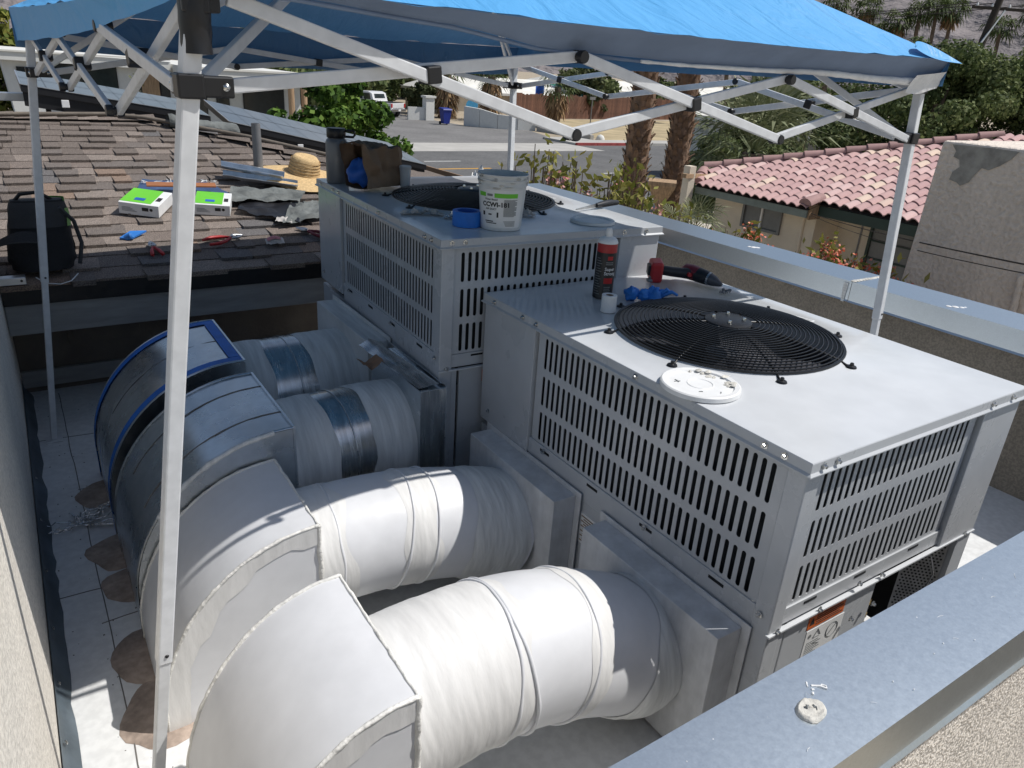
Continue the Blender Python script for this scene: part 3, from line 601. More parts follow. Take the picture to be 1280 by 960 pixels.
# ------------------------------------------------------------------ duct runs: collar at the unit, round pipe, square elbow down to the deck
def make_duct(label, y0, y1, zt, xe, xf, p0, p1, zp, style):
    """y0..y1 elbow width, zt elbow top, xe elbow mouth, xf unit face, p0..p1 collar width, zp collar top"""
    yc = (y0 + y1) / 2; pc = (p0 + p1) / 2; white = style == 'white'
    t = thing('duct_run', label, 'duct', (xe, yc, 0), 0, 'ducts feeding the two units')
    sheet = 'white_paint' if white else 'galv'
    Rr = .43; acx, acz = xe + .0, zt - Rr; acx = -1.115 + Rr
    hd = min(.37, zt - .12)
    # elbow: outer wrap, two cheeks, mouth plate
    arc = [(xe, zt)]
    if xe > acx + .01: arc.append((acx, zt))
    else: acx = xe - .01
    arc += [(acx - (acx + 1.115) * math.sin(a), acz + Rr * math.cos(a)) for a in [math.pi / 2 * k / 18 for k in range(1, 19)]]
    arc.append((-1.115, .0))
    rin = .07
    inn = [(xe, zt - hd)] + [(xe - .04 - rin * math.sin(a), zt - hd - rin + rin * math.cos(a)) for a in [math.pi / 2 * k / 6 for k in range(7)]] + [(xe - .04 - rin, 0)]
    ob = MB(); k = len(arc); nyy = 6
    for j in range(nyy + 1):
        y = y0 + (y1 - y0) * j / nyy
        for i, (x, z) in enumerate(arc):
            c_ = 1 - abs(2 * j / nyy - 1) ; ob.v.append((x - .002 * n1(i * .8, j * .9 + yc * 7) * min(1, i / 2), y, z + .004 * n1(i * .5, j * .8 + yc * 9) * c_ * min(1, i / 2)))
    for j in range(nyy):
        for i in range(k - 1):
            a = j * k + i; ob.f.append((a, a + 1, a + k + 1, a + k)[::-1])
    obj('outer_panel', ob, sheet, t, smooth=40)
    def cheek(y, sgn):
        b = MB(); m_ = len(arc); L_ = [(x, y, z) for x, z in arc]; q = []
        for i in range(m_):
            f = i / (m_ - 1) * (len(inn) - 1); i0 = min(int(f), len(inn) - 2); g = f - i0
            q.append((inn[i0][0] * (1 - g) + inn[i0 + 1][0] * g, y, inn[i0][1] * (1 - g) + inn[i0 + 1][1] * g))
        b.add(L_ + q, [((i, i + 1, i + 1 + m_, i + m_) if sgn < 0 else (i, i + m_, i + 1 + m_, i + 1)) for i in range(m_ - 1)])
        return b
    obj('side_panel', cheek(y0, -1), sheet, t); obj('side_panel', cheek(y1, 1), sheet, t)
    ib = MB(); ib.add([(x, y0, z) for x, z in inn] + [(x, y1, z) for x, z in inn], [(i, i + 1, i + 1 + len(inn), i + len(inn)) for i in range(len(inn) - 1)])
    obj('inner_panel', ib, sheet, t)
    obj('mouth_plate', MB().add([(xe, y0, zt), (xe, y1, zt), (xe, y1, zt - hd), (xe, y0, zt - hd)], [(3, 2, 1, 0)]), sheet, t)
    # round pipe along a gently bent axis
    rp_ = min(y1 - y0, p1 - p0) * .455
    A0 = Vector((xe, yc, zt - .03 - rp_)); A1 = Vector((xf - .082, pc, zp - .045 - rp_))
    def axis(u):
        p = A0.lerp(A1, u); bulge = max(0, (A0.z - A1.z)) * .9
        p.z += bulge * math.sin(math.pi * u) * .55; return p
    seed = yc * 13
    def ringpt(u, th, dr=0.):
        p = axis(u); q = axis(min(1, u + .02)) - axis(max(0, u - .02)); q.normalize()
        s_ = Vector((0, 1, 0)); s_ = (s_ - q * s_.dot(q)).normalized(); n_ = s_.cross(q) * -1
        if n_.z < 0: n_ = -n_
        return p + (s_ * math.cos(th) + n_ * math.sin(th)) * (rp_ + dr)
    def pipe(u0, u1, dr, name, m_, tex=0., nu=26, ragged=0., mid=None, arcs=None):
        b = MB(); nv = 64; base = len(b.v); a0, a1 = arcs or (0, 2 * math.pi)
        for i in range(nu + 1):
            for j in range(nv + 1):
                th = a0 + (a1 - a0) * j / nv; f = i / nu
                us = u0 + ragged * n1(math.cos(th) * 1.8 + seed, math.sin(th) * 1.8, 1); ue = u1 + ragged * n1(math.cos(th) * 1.8, math.sin(th) * 1.8 + seed, 5)
                u = us + (ue - us) * f
                edge = min(1, min(f, 1 - f) * 6)
                d = dr * (.25 + .75 * edge) + tex * edge * (.7 * n1(u * 22 + seed, math.cos(th) * 1.6, math.sin(th) * 1.6) + .9 * n1(u * 75 + seed, math.cos(th) * 3.2, math.sin(th) * 3.2) + .5 * max(0, n1(u * 55, math.cos(th) * 9, math.sin(th) * 9 + seed)) ** 1.5 * 2)
                b.v.append(tuple(ringpt(u, th, d)))
        for i in range(nu):
            for j in range(nv):
                a = base + i * (nv + 1) + j; b.f.append((a, a + nv + 1, a + nv + 2, a + 1))
        return obj(name, b, m_, t, smooth=70)
    def hoop(u, tilt, r=.0042, m_=None, wav=0.):
        b = MB(); pts = []
        for j in range(72):
            th = 2 * math.pi * j / 72; pts.append(ringpt(u + tilt * math.sin(th) + wav * n1(math.cos(th) * 2, math.sin(th) * 2, u * 9), th, .002))
        obj('seam_ridge', b.tube(pts, [r * (1 + .35 * n1(j * .35, u * 5)) for j in range(72)], 6, closed=True), m_ or sheet, t, smooth=70)
    # collar at the unit
    cm = {'white': 'collar', 'taped': 'mastic_thin', 'galv': 'galv'}[style]
    obj('collar_box', MB().box((xf - .082, p0, .01), (xf - .0045, p1, zp)), cm, t, bevel=.002)
    obj('collar_flange', MB().box((xf - .0042, p0 - .022, .006), (xf - .0012, p1 + .022, zp + .016)), cm if style != 'galv' else 'galv', t)
    if style == 'galv':
        obj('collar_edge', MB().box((xf - .084, p0 - .0015, .01), (xf - .004, p0 - .0003, zp - .001)), 'galv_pipe', t)
    if white:
        pipe(-.01, 1.0, 0, 'round_pipe', 'white_paint', .0005, 40)
        if y0 < .3:
            pipe(-.02, .25, .0034, 'mastic_band', 'mastic', .0007, 70, .05); pipe(.20, .385, .0022, 'mastic_band', 'mastic', .0007, 50, .075)
            pipe(.585, .66, .0030, 'mastic_band', 'mastic', .0008, 24, .03)
            pipe(.86, 1.0, .006, 'mastic_band', 'mastic_thin', .0012, 30, .03)
            for u, tl in ((.33, .06), (.40, -.07), (.60, .02)): hoop(u, tl * .5, .0042, 'white_paint', .006)
        else:
            pipe(-.02, .17, .0036, 'mastic_band', 'mastic', .0010, 44, .04)
            pipe(.39, .54, .0022, 'mastic_band', 'mastic', .0007, 44, .05)
            pipe(.70, .98, .0048, 'mastic_band', 'mastic_thin', .002, 50, .03)
            for u, tl in ((.12, .012), (.40, .045), (.52, .015)): hoop(u, tl, .0036, 'white_paint', .008)
        # thick bead of sealant along every elbow seam
        def bead(pts, r=.0046, m_='bead'):
            P2 = []
            for a, c in zip(pts[:-1], pts[1:]):
                a, c = Vector(a), Vector(c); k2 = max(2, int((c - a).length / .011))
                P2 += [a.lerp(c, i / k2) for i in range(k2)]
            P2.append(Vector(pts[-1]))
            obj('mastic_seam', MB().tube([p + Vector((n1(i * .4, 1, seed), n1(i * .41, 9, seed), n1(i * .43, 5, seed))) * .0022 for i, p in enumerate(P2)], [r * (1 + .42 * n1(i * .55, seed) + .2 * n1(i * 1.9, seed)) for i in range(len(P2))], 7), m_, t, smooth=80)
        for y in (y0, y1): bead([(x, y, z) for x, z in arc])
        bead([(xe, y0, zt), (xe, y1, zt)], .0035); bead([(xe, y0, zt), (xe, y0, zt - hd)], .006)
        # brushed mastic margin on the near cheek
        b = MB(); mrg = []
        for i, (x, z) in enumerate(arc):
            cxm, czm = acx, acz; dx, dz = cxm - x, czm - z; l_ = math.hypot(dx, dz) or 1
            w_ = .050 + .02 * n1(i * .6, seed)
            if i < 2 and xe > acx + .01: dx, dz, l_ = 0, -1, 1
            if i == len(arc) - 1: dx, dz, l_ = 1, 0, 1
            mrg.append((x + dx / l_ * w_, y0 - .0022, z + dz / l_ * w_))
        b.add([(x, y0 - .003, z) for x, z in arc] + mrg, [(i, i + 1, i + 1 + len(arc), i + len(arc)) for i in range(len(arc) - 1)])
        obj('mastic_margin', b, 'mastic', t)
    else:
        pipe(-.01, 1.0, 0, 'round_pipe', 'galv_pipe', 0, 30)
        pipe(-.02, .33 if style == 'galv' else .26, .003, 'mastic_band', 'mastic_thin', .0012, 44, .035)
        pipe(.60 if style == 'galv' else .58, 1.0, .003, 'mastic_band', 'mastic_thin', .0013, 44, .04)
        hoop(.46, 0, .0018)
        if style == 'galv':
            # small pipe label
            b = MB(); b.grid(lambda u, v: ringpt(.40 + .035 * v, math.pi + .25 + .25 * u, .0055), 4, 2); obj('pipe_label', b, 'white', t)
            b = MB(); b.grid(lambda u, v: ringpt(.405 + .012 * v, math.pi + .29 + .16 * u, .0065), 4, 2); obj('label_print', b, 'print', t)
        # lock seams along the wrap
        for fy in ((.27, .74) if style == 'galv' else (.5,)):
            obj('lock_seam', MB().tube([(x, y0 + (y1 - y0) * fy, z + .001) for x, z in arc[:14]], .0016, 5), 'seam', t)
        b = MB()
        for y in (y0, y1): obj('edge_flange', MB().tube([(x, y, z + .0025) for x, z in arc], .0042, 6), 'galv', t, smooth=60)
        obj('mouth_flange', MB().beam((xe + .002, y0, zt + .002), (xe + .002, y1, zt + .002), .007, .007), 'galv', t)
        obj('corner_flange', MB().beam((xe + .002, y0, zt), (xe + .002, y0, zt - hd), .006, .006, (1, 0, 0)), 'galv', t)
        obj('mastic_seam', MB().tube([(x, y0 - .003 + .002 * n1(i * 1.3), z + .003 * n1(i * 1.1, 4)) for i, (x, z) in enumerate(arc[2:13])], [.007 * (1 + .5 * n1(i * .9, 7)) for i in range(11)], 7), 'mastic_thin', t, smooth=70) if style == 'galv' else None
        if style == 'taped':
            def strip(ya, yb, pts, off=.0035):
                b = MB(); m_ = len(pts)
                P3 = []
                for i, (x, z) in enumerate(pts):
                    dx, dz = x - acx, z - acz; l_ = math.hypot(dx, dz) or 1
                    if x >= acx: dx, dz, l_ = 0, 1, 1
                    elif z <= acz: dx, dz, l_ = -1, 0, 1
                    P3.append((x + dx / l_ * off, z + dz / l_ * off))
                b.add([(x, ya + .002 * n1(i * .8), z) for i, (x, z) in enumerate(P3)] + [(x, yb + .002 * n1(i * .8 + 5), z) for i, (x, z) in enumerate(P3)], [(i, i + m_, i + m_ + 1, i + 1) for i in range(m_ - 1)])
                obj('masking_tape', b, 'blue_tape', t)
            strip(y0 + .004, y0 + .045, arc); strip(y1 - .040, y1 - .003, arc)
            strip(y0 + .045, y1 - .04, [(xe - .002, zt), (xe - .038, zt)], .0042)
            obj('masking_tape', MB().grid(lambda u, v: (-1.1185 - .006 * math.sin(3 * u), y0 - .02 + .012 * v + .01 * u, .38 - .30 * u), 8, 1), 'blue_tape', t)
    return t
make_duct('nearest white sealed duct bending under the front corner of the near unit', .125, .49, .531, -.780, -.004, .06, .54, .398, 'white')
make_duct('white sealed duct second from the camera, crossed by the shadow edge', .77, 1.13, .468, -.728, -.004, .672, 1.142, .402, 'white')
make_duct('bare galvanized duct with smeared sealant in shade, third from the camera', 1.14, 1.575, .550, -.668, -.158, 1.20, 1.60, .555, 'galv')
make_duct('farthest galvanized duct with its elbow edged in blue masking tape', 1.69, 2.15, .550, -.660, -.140, 1.67, 2.22, .560, 'taped')
# loose pieces on and around the ducts
s1 = thing('metal_strip', 'bent blue-grey metal strip with foil lying across the third duct collar', 'metal strip', (-.2, 1.35, .56))
b = MB()
def stp(u, v):
    y = 1.66 - .44 * u; x = -.262 + .022 * u + .075 * v; return (x, y, .560 + .018 * (1 - abs(2 * v - 1)) * (1 - u) + .004 * n1(u * 8, v * 3) + (.004 if v > .5 else 0))
b.grid(stp, 22, 6); obj('strip', b, 'galv_pipe', s1, smooth=50)
b = MB()
for i in range(26):
    x, y = -.205 + .022 * n1(i * 2.1), 1.27 + .075 * n1(i * 3.7, 2); b.add([(x + .012 * n1(i, j), y + .012 * n1(i, j, 5), .571 + .006 * n1(i * 1.3, j)) for j in range(3)], [(0, 1, 2)])
obj('foil_scrap', b, 'foil', s1)
b = MB().grid(lambda u, v: (-.285 + .075 * (u - .5), 1.50 + .07 * (v - .5), .543 + .045 * abs(u - .45) + .012 * n1(u * 4, v * 4)), 8, 8)
tag(obj('paper_scrap', b, 'leaf_brown', smooth=30), 'crumpled brown paper scrap on the third duct near its collar', 'paper')
b = MB(); rs = random.Random(3)
for k in range(12):
    a = rs.uniform(0, 6.28); p = Vector((-1.20 + rs.uniform(-.03, .02), 1.80 + rs.uniform(-.02, .02), .01)); pts = [p]
    for i in range(8): a += rs.uniform(-1.2, 1.2); p = p + Vector((math.cos(a) * .018, math.sin(a) * .012, 0)); p.z = .006 + rs.uniform(0, .02); pts.append(p.copy())
    b.tube(pts, .0022, 5)
for k in range(3):
    b.tube([(-1.20 + .02 * k, 1.80, .01), (-1.15, 1.84 + .02 * k, .012), (-1.10, 1.89, .01 + .004 * k)], .003, 5)
    b.tube([(-1.20, 1.79 - .006 * k, .01), (-1.16, 1.76 + .004 * k, .012), (-1.11, 1.745, .008)], .0035, 5)
tag(obj('wire_scrap', b, 'foil'), 'tangle of cut foil and wire on the white deck by a brown patch', 'wire')

# ------------------------------------------------------------------ pop-up canopy
cp = thing('pop_up_canopy', 'blue pop-up canopy on white legs standing over the units', 'canopy', (0, 1.6, 0))
T1, T4, T3, T2 = Vector((-.958, .494, 1.575)), Vector((1.231, .684, 1.541)), Vector((1.034, 2.726, 1.545)), Vector((-1.077, 2.597, 1.535))
F1, F4, F3, F2 = Vector((-1.177, .56, .006)), Vector((1.18, .53, .006)), Vector((.99, 2.60, .006)), Vector((-1.247, 2.507, .006))
K1, K4, K3, K2 = Vector((-.975, .452, 1.600)), Vector((1.257, .624, 1.623)), Vector((1.09, 2.785, 1.615)), Vector((-1.125, 2.655, 1.600))
PK = Vector((.03, 1.62, 2.12))
cen = Vector((.03, 1.62, 0))
LEG = [(T1, F1, 'L1'), (T4, F4, 'L4'), (T3, F3, 'L3'), (T2, F2, 'L2')]
def leg(Tp, Fp, zj, zs):
    d = (Fp - Tp).normalized(); sx = (T4 - T1).normalized()
    j = Tp + (Fp - Tp) * ((Tp.z - zj) / (Tp.z - Fp.z)); s_ = Tp + (Fp - Tp) * ((Tp.z - zs) / (Tp.z - Fp.z))
    up_ = obj('leg', MB().beam(Tp, j, .0265, .0265, sx), 'tube', cp, bevel=.003)
    obj('inner_leg', MB().beam(j - d * .05, Fp, .0215, .0215, sx), 'tube', up_, bevel=.002)
    obj('leg_button', MB().lathe([(.0001, .002), (.003, .002), (.004, 0)], 10, tuple(j - d * .02 + Vector((.003, -.0134, 0))), (0, -1, 0)), 'black_plastic', up_, smooth=50)
    obj('foot_plate', MB().box((Fp.x - .03, Fp.y - .03, .001), (Fp.x + .03, Fp.y + .03, .005)), 'tube', up_)
    return s_
S1 = leg(T1, F1, .418, 1.462); S4 = leg(T4, F4, .80, 1.389); S3 = leg(T3, F3, .85, 1.435); S2 = leg(T2, F2, .648, 1.395)
def bracket(p, m_dirs, h=.034, lug=.024):
    """sleeve round the leg with a lug toward each neighbour"""
    b = MB().obox(p, (.0185, 0, 0), (0, .0185, 0), (0, 0, h / 2))
    for d in m_dirs:
        d = Vector(d); d.z = 0; d.normalize(); n = Vector((-d.y, d.x, 0))
        b.obox(p + d * (.014 + lug), d * lug, n * .011, Vector((0, 0, h / 2 - .002)))
    o = obj('corner_bracket', b, 'black_plastic', cp, bevel=.003)
    for d in m_dirs:
        d = Vector(d); d.z = 0; d.normalize(); n = Vector((-d.y, d.x, 0))
        if (n.y > 0): n = -n
        if lug > .02: obj('bracket_bolt', MB().lathe([(.0001, .004), (.004, .003), (.006, 0)], 10, tuple(p + d * .05 + n * .0112), tuple(n)), 'bolt', o, smooth=50)
    return o
sides = ((T1, T4, S1, S4), (T4, T3, S4, S3), (T3, T2, S3, S2), (T2, T1, S2, S1))
for p, ds in ((S1, (T4 - T1, T2 - T1)), (S4, (T1 - T4, T3 - T4)), (S3, (T4 - T3, T2 - T3)), (S2, (T3 - T2, T1 - T2))): bracket(p, ds)
for p, ds in ((T1, (T4 - T1, T2 - T1)), (T4, (T1 - T4, T3 - T4)), (T3, (T4 - T3, T2 - T3)), (T2, (T3 - T2, T1 - T2))): bracket(p + Vector((0, 0, .002)), ds, .040, .010)
def pin(p, n, r=.0112, l=.036):
    obj('knuckle', MB().lathe([(.0001, -l / 2), (r, -l / 2), (r * 1.12, -l / 2 + .003), (r * 1.12, -.004), (r * .8, -.003), (r * .8, .003), (r * 1.12, .004), (r * 1.12, l / 2 - .003), (r, l / 2), (.0001, l / 2)], 14, tuple(p), tuple(n)), 'black_plastic', cp, smooth=40)
def truss(Ta, Tb, Sa, Sb, low):
    d = (Tb - Ta); h = Vector((d.x, d.y, 0)).normalized(); n = Vector((-h.y, h.x, 0)); off = .0085
    lo = [Sa + h * .05]; hi = [Ta + h * .05 - Vector((0, 0, -.004 if Ta is T1 else .012))]
    for k in (1, 2):
        f = k / 3; q = Ta.lerp(Tb, f); lo.append(Vector((q.x, q.y, low[k - 1]))); hi.append(Vector((q.x, q.y, q.z - .020)))
    lo.append(Sb - h * .05); hi.append(Tb - h * .05 - Vector((0, 0, -.004 if Tb is T1 else .012)))
    for k in range(3):
        a, b_ = lo[k] + n * off, hi[k + 1] + n * off; c_, e_ = hi[k] - n * off, lo[k + 1] - n * off
        obj('truss_bar', MB().beam(a, b_, .0215, .0115, (0, 0, 1), .006), 'tube', cp, bevel=.0022)
        obj('truss_bar', MB().beam(c_, e_, .0215, .0115, (0, 0, 1), .006), 'tube', cp, bevel=.0022)
        m_ = (lo[k] + hi[k + 1] + hi[k] + lo[k + 1]) / 4
        dd = (b_ - a).normalized(); obj('cross_joint', MB().obox(m_, dd * .0145, n * .0185, dd.cross(n) * .0145), 'black_plastic', cp, bevel=.003)
    for k in (1, 2): pin(lo[k], n); pin(hi[k], n)
    return lo, hi
lows = ((1.397, 1.386), (1.415, 1.425), (1.45, 1.45), (1.385, 1.375))
for (Ta, Tb, Sa, Sb), lw_ in zip(sides, lows): truss(Ta, Tb, Sa, Sb, lw_)
# roof struts: hip rafters with their braces, and the centre hub
for T_, S_ in ((T1, S1), (T4, S4), (T3, S3), (T2, S2)):
    a = T_ - Vector((0, 0, .015)); e = PK - Vector((0, 0, .12)); q = a.lerp(e, .36)
    obj('roof_rafter', MB().beam(a, e, .020, .011, (0, 0, 1)), 'tube', cp, bevel=.002)
    dd = (cen - T_); dd.z = 0; dd.normalize()
    obj('roof_brace', MB().beam(S_ + dd * .04 + Vector((0, 0, .008)), q - Vector((0, 0, .012)), .019, .011, (0, 0, 1)), 'tube', cp, bevel=.002)
obj('centre_hub', MB().lathe([(.0001, .03), (.03, .03), (.035, 0), (.035, -.03), (.0001, -.03)], 16, tuple(PK - Vector((0, 0, .12)))), 'black_plastic', cp, smooth=40)
# fabric
def bow(A, B_, u):
    """street-side eave, its inset shaped to let sun onto the far unit"""
    if (A - K4).length > 1e-6: return Vector((0, 0, 0))
    st = lambda a, b_, x: (lambda t: t * t * (3 - 2 * t))(min(1, max(0, (x - a) / (b_ - a))))
    return Vector((.06 * math.exp(-((u - .06) / .05) ** 2) * min(1, u * 25) - .285 * st(.08, .22, u) * (1 - st(.72, .98, u)), 0, 0))  # inward curve and corner bulge shaped for the sun and shade they cast
def roof_panel(A, B_):
    def f(u, v):
        p = (A.lerp(B_, u) + bow(A, B_, u)).lerp(PK, v)
        s_ = 4 * u * (1 - u); t_ = math.sin(math.pi * min(1, v * 1.05))
        p.z -= .035 * s_ * t_ + .010 * s_ * (1 - v) - .004 * n1(u * 9, v * 9, A.x) * (1 - v) * s_
        p.z += .007 * n1(u * 22 * (1 - v) + 3, v * 7, A.y * 3) * min(1, 6 * u * (1 - u) + .1)
        return p
    return obj('roof_panel', MB().grid(f, 44, 26), 'canopy', cp, smooth=75)
for A, B_ in ((K1, K4), (K4, K3), (K3, K2), (K2, K1)): roof_panel(A, B_)
def lerp_tab(tab, u):
    for (a, x), (b_, y) in zip(tab[:-1], tab[1:]):
        if u <= b_: return x + (y - x) * (u - a) / (b_ - a)
    return tab[-1][1]
VD = [(0, .004), (.06, .008), (.2, .022), (.29, .044), (.5, .052), (.7, .050), (1, .064)]; VI = [(0, .004), (.1, .02), (.3, .06), (.7, .065), (1, .050)]
def valance(A, B_, drop, inn, m_, name='valance', flare=0):
    d = (B_ - A); d.z = 0; d.normalize(); n = Vector((-d.y, d.x, 0))        # inward
    def f(u, v):
        p = A.lerp(B_, u) + bow(A, B_, u); s_ = 4 * u * (1 - u); p.z -= .010 * s_
        i = inn(u) if callable(inn) else inn; dp = drop(u) if callable(drop) else drop
        return p + n * (i * math.sin(v * math.pi / 2)) * (.55 + .45 * min(1, 8 * u * (1 - u))) + Vector((0, 0, -(dp + .004 * n1(u * 6, A.x)) * v + .003 * n1(u * 18, v * 2, A.y) * v))
    return obj(name, MB().grid(f, 60, 8, flip=True), m_, cp, smooth=75)
valance(K1, K4, lambda u: lerp_tab(VD, u), lambda u: lerp_tab(VI, u), 'valance')
valance(K4, K3, .075, .02, 'canopy'); valance(K3, K2, lambda u: .125 + .015 * math.sin(3.1416 * u), .015, 'canopy'); valance(K2, K1, lambda u: .010 + .095 * (1 - u) ** .7, .012, 'canopy')
# rolled white hem that catches the sun toward the right front corner
def hemp(u):
    p = K1.lerp(K4, u); s_ = 4 * u * (1 - u); i = lerp_tab(VI, u) * (.55 + .45 * min(1, 8 * u * (1 - u)))
    d = (K4 - K1); d.z = 0; d.normalize(); n = Vector((-d.y, d.x, 0))
    return p + n * i + Vector((0, 0, -lerp_tab(VD, u) - .010 * s_ - .004 * n1(u * 6, K1.x) - .004))
obj('hem', MB().tube([hemp(.42 + .578 * i / 60) + Vector((0, -.004, 0)) for i in range(61)], [.0035 + .0085 * (i / 60) ** 1.3 + .0018 * n1(i * .6) for i in range(61)], 8), 'hem', cp, smooth=80)
obj('hem', MB().tube([hemp(.0 + .42 * i / 40) for i in range(41)], [.0035 + .001 * n1(i * .6) for i in range(41)], 8), 'valance', cp, smooth=80)
def pocket(u, v):
    q = [Vector((-.17, -.004, 0)), Vector((-.09, -.006, 0)), Vector((-.015, -.004, 0)), Vector((.006, .012, 0)), Vector((.004, .06, 0))]
    f = u * 4; i = min(3, int(f)); p = K4 + q[i].lerp(q[i + 1], f - i); tp = .026 + .026 * (1 - min(1, u * 1.3)); 
    return p + Vector((-.006 * v, .020 * math.sin(v * 1.6) * (1 - .6 * u), -tp - (.060 - .2 * tp) * v - .006 * math.sin(u * 9) * v))
obj('corner_pocket', MB().grid(pocket, 24, 6), 'hem', cp, smooth=80)
# upturned flap of fabric at the right front corner
def flap(u, v):
    p = K4 + Vector((-.24 + .27 * u, -.012 - .004 * math.sin(u * 3), .022 - .030 * u)); w_ = math.sin(math.pi * min(1, u * 1.0) ** .8)
    return p + Vector((.015 * v, .05 * v * w_, .030 * w_ * (v - .5) * 2 * (.4 if v < .5 else 1)))
obj('corner_flap', MB().grid(flap, 20, 6), 'canopy', cp, smooth=75)
# black cloth sleeve at the near leg top
obj('corner_sleeve', MB().grid(lambda u, v: T1 + Vector(((.021 + .004 * n1(v * 5, u * 6)) * math.cos(u * 6.283), (.021 + .004 * n1(v * 5 + 3, u * 6)) * math.sin(u * 6.283), .04 - .11 * v)), 20, 8), 'black_plastic', cp, smooth=60)

# ------------------------------------------------------------------ shingled roof next door
ye, ze, pr = 2.75, .60, .192
yr_, zr_ = 5.09, .60 + .192 * 2.34
xh = 2.0                                                # right eave
def rz_(y): return ze + pr * (y - ye)
hr = thing('shingle_roof_house', 'low house with a weathered brown shingle roof behind the ducts', 'house', (0, 4, GZ))
b = MB().add([(-3.2, ye, ze - .012), (xh, ye, ze - .012), (xh - 2.34, yr_, zr_ - .012), (-3.2, yr_, zr_ - .012)], [(0, 1, 2, 3)])
b.add([(xh, ye, ze - .012), (xh, 2 * yr_ - ye, ze - .012), (xh - 2.34, yr_, zr_ - .012)], [(0, 1, 2)])
b.add([(xh, 2 * yr_ - ye, ze - .012), (-3.2, 2 * yr_ - ye, ze - .012), (-3.2, yr_, zr_ - .012), (xh - 2.34, yr_, zr_ - .012)], [(0, 1, 2, 3)])
obj('roof', b, 'shingle_base', hr)
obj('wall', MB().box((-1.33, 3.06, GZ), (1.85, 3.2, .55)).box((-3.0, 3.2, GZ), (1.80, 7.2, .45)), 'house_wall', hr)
obj('fascia_board', MB().box((-1.328, ye + .012, ze - .225), (xh - .02, ye + .045, ze - .095)), 'fascia', hr, bevel=.003)
obj('fascia_board', MB().box((xh - .04, ye + .05, ze - .225), (xh - .015, 2 * yr_ - ye, ze - .095)), 'fascia', hr, bevel=.003)
obj('drip_edge', MB().box((-1.328, ye - .004, ze - .094), (xh + .004, ye + .04, ze - .014)), 'black_film', hr)
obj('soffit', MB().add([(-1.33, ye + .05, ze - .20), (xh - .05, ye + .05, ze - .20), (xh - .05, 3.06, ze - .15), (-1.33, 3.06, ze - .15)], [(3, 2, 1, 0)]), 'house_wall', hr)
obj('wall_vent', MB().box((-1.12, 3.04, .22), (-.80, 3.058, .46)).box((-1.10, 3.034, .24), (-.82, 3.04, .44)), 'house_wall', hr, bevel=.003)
obj('base_trim', MB().box((-1.33, 3.035, .03), (1.7, 3.059, .11)), 'fascia', hr, bevel=.004)
# shingle tabs, one by one
ex = .118; rs = random.Random(11); tabs = []
sl_ = math.sqrt(1 + pr * pr); ny_ = int(2.34 * sl_ / ex) + 1
tabmeshes = []
def tabmesh(w, proud, seed):
    b = MB(); l_ = ex + .025; k = 5; r3 = random.Random(seed)
    t0 = .003; t1 = .004 + proud
    bot = [(-w / 2 + w * i / k, -.003 * r3.random()) for i in range(k + 1)]
    n = k + 1
    tap = .004 + .006 * r3.random()
    vs = [(x, y, t1) for x, y in bot] + [(-w / 2 + w * i / k + (-tap if i == 0 else tap if i == k else 0), l_, t0) for i in range(n)] + [(x, y, -.004) for x, y in bot] + [(-w / 2 - tap, l_, -.004), (w / 2 + tap, l_, -.004)]
    fs = [(i, i + 1, n + i + 1, n + i) for i in range(k)] + [(2 * n + i, 2 * n + i + 1, i + 1, i) for i in range(k)] + [(2 * n, 0, n, 3 * n), (k, 2 * n + k, 3 * n + 1, 2 * n - 1)]
    b.add(vs, fs)
    me = bpy.data.meshes.new('shingle'); me.from_pydata(b.v, [], b.f); me.materials.append(M['shingle']); return me
WID = (.085, .105, .12, .14, .16, .19)
TM = {(w, p): tabmesh(w, p, int(w * 1000 + p * 9999)) for w in WID for p in (.003, .016)}
tilt = math.atan(pr)
for r in range(ny_):
    yy = ye - .012 + r * ex / sl_; zz = ze - .012 + (yy - ye) * pr
    xr = xh - max(0, yy - ye); x = -1.72 + rs.uniform(0, .2); alt = rs.random() < .5
    while x < xr - .02:
        w = rs.choice(WID); xc = x + w / 2
        if xc + w / 2 > xr: break
        dx = 0; prd = .016 if alt else .003; drop = -.030 if alt else rs.uniform(-.004, .004)
        tabs.append((abs(xc + .5) + .15 * r, xc, yy + drop / sl_, zz + drop * pr / sl_, w, prd)); alt = not alt if rs.random() < .82 else alt
        x += w + .003
tabs.sort()
rest = MB()
def rbox(xc, yy, zz, w, prd):
    l_ = ex + .025; u = Vector((0, math.cos(tilt), math.sin(tilt))); n = Vector((0, -math.sin(tilt), math.cos(tilt))); p = Vector((xc, yy, zz)); X = Vector((1, 0, 0))
    rest.add([p - X * w / 2 + n * (.004 + prd), p + X * w / 2 + n * (.004 + prd), p + X * w / 2 + u * l_ + n * .003, p - X * w / 2 + u * l_ + n * .003, p - X * w / 2 - n * .004, p + X * w / 2 - n * .004], [(0, 1, 2, 3), (4, 5, 1, 0)])
Minv = PW[hr.name].inverted()
for i, (_, xc, yy, zz, w, prd) in enumerate(tabs):
    if i < 299:
        o = bpy.data.objects.new('shingle', TM[(w, prd)]); C.objects.link(o); o.parent = hr; o.matrix_parent_inverse = Minv
        o.location = (xc, yy, zz); o.rotation_euler = (tilt, 0, rs.uniform(-.012, .012))
    else: rbox(xc, yy, zz, w, prd)
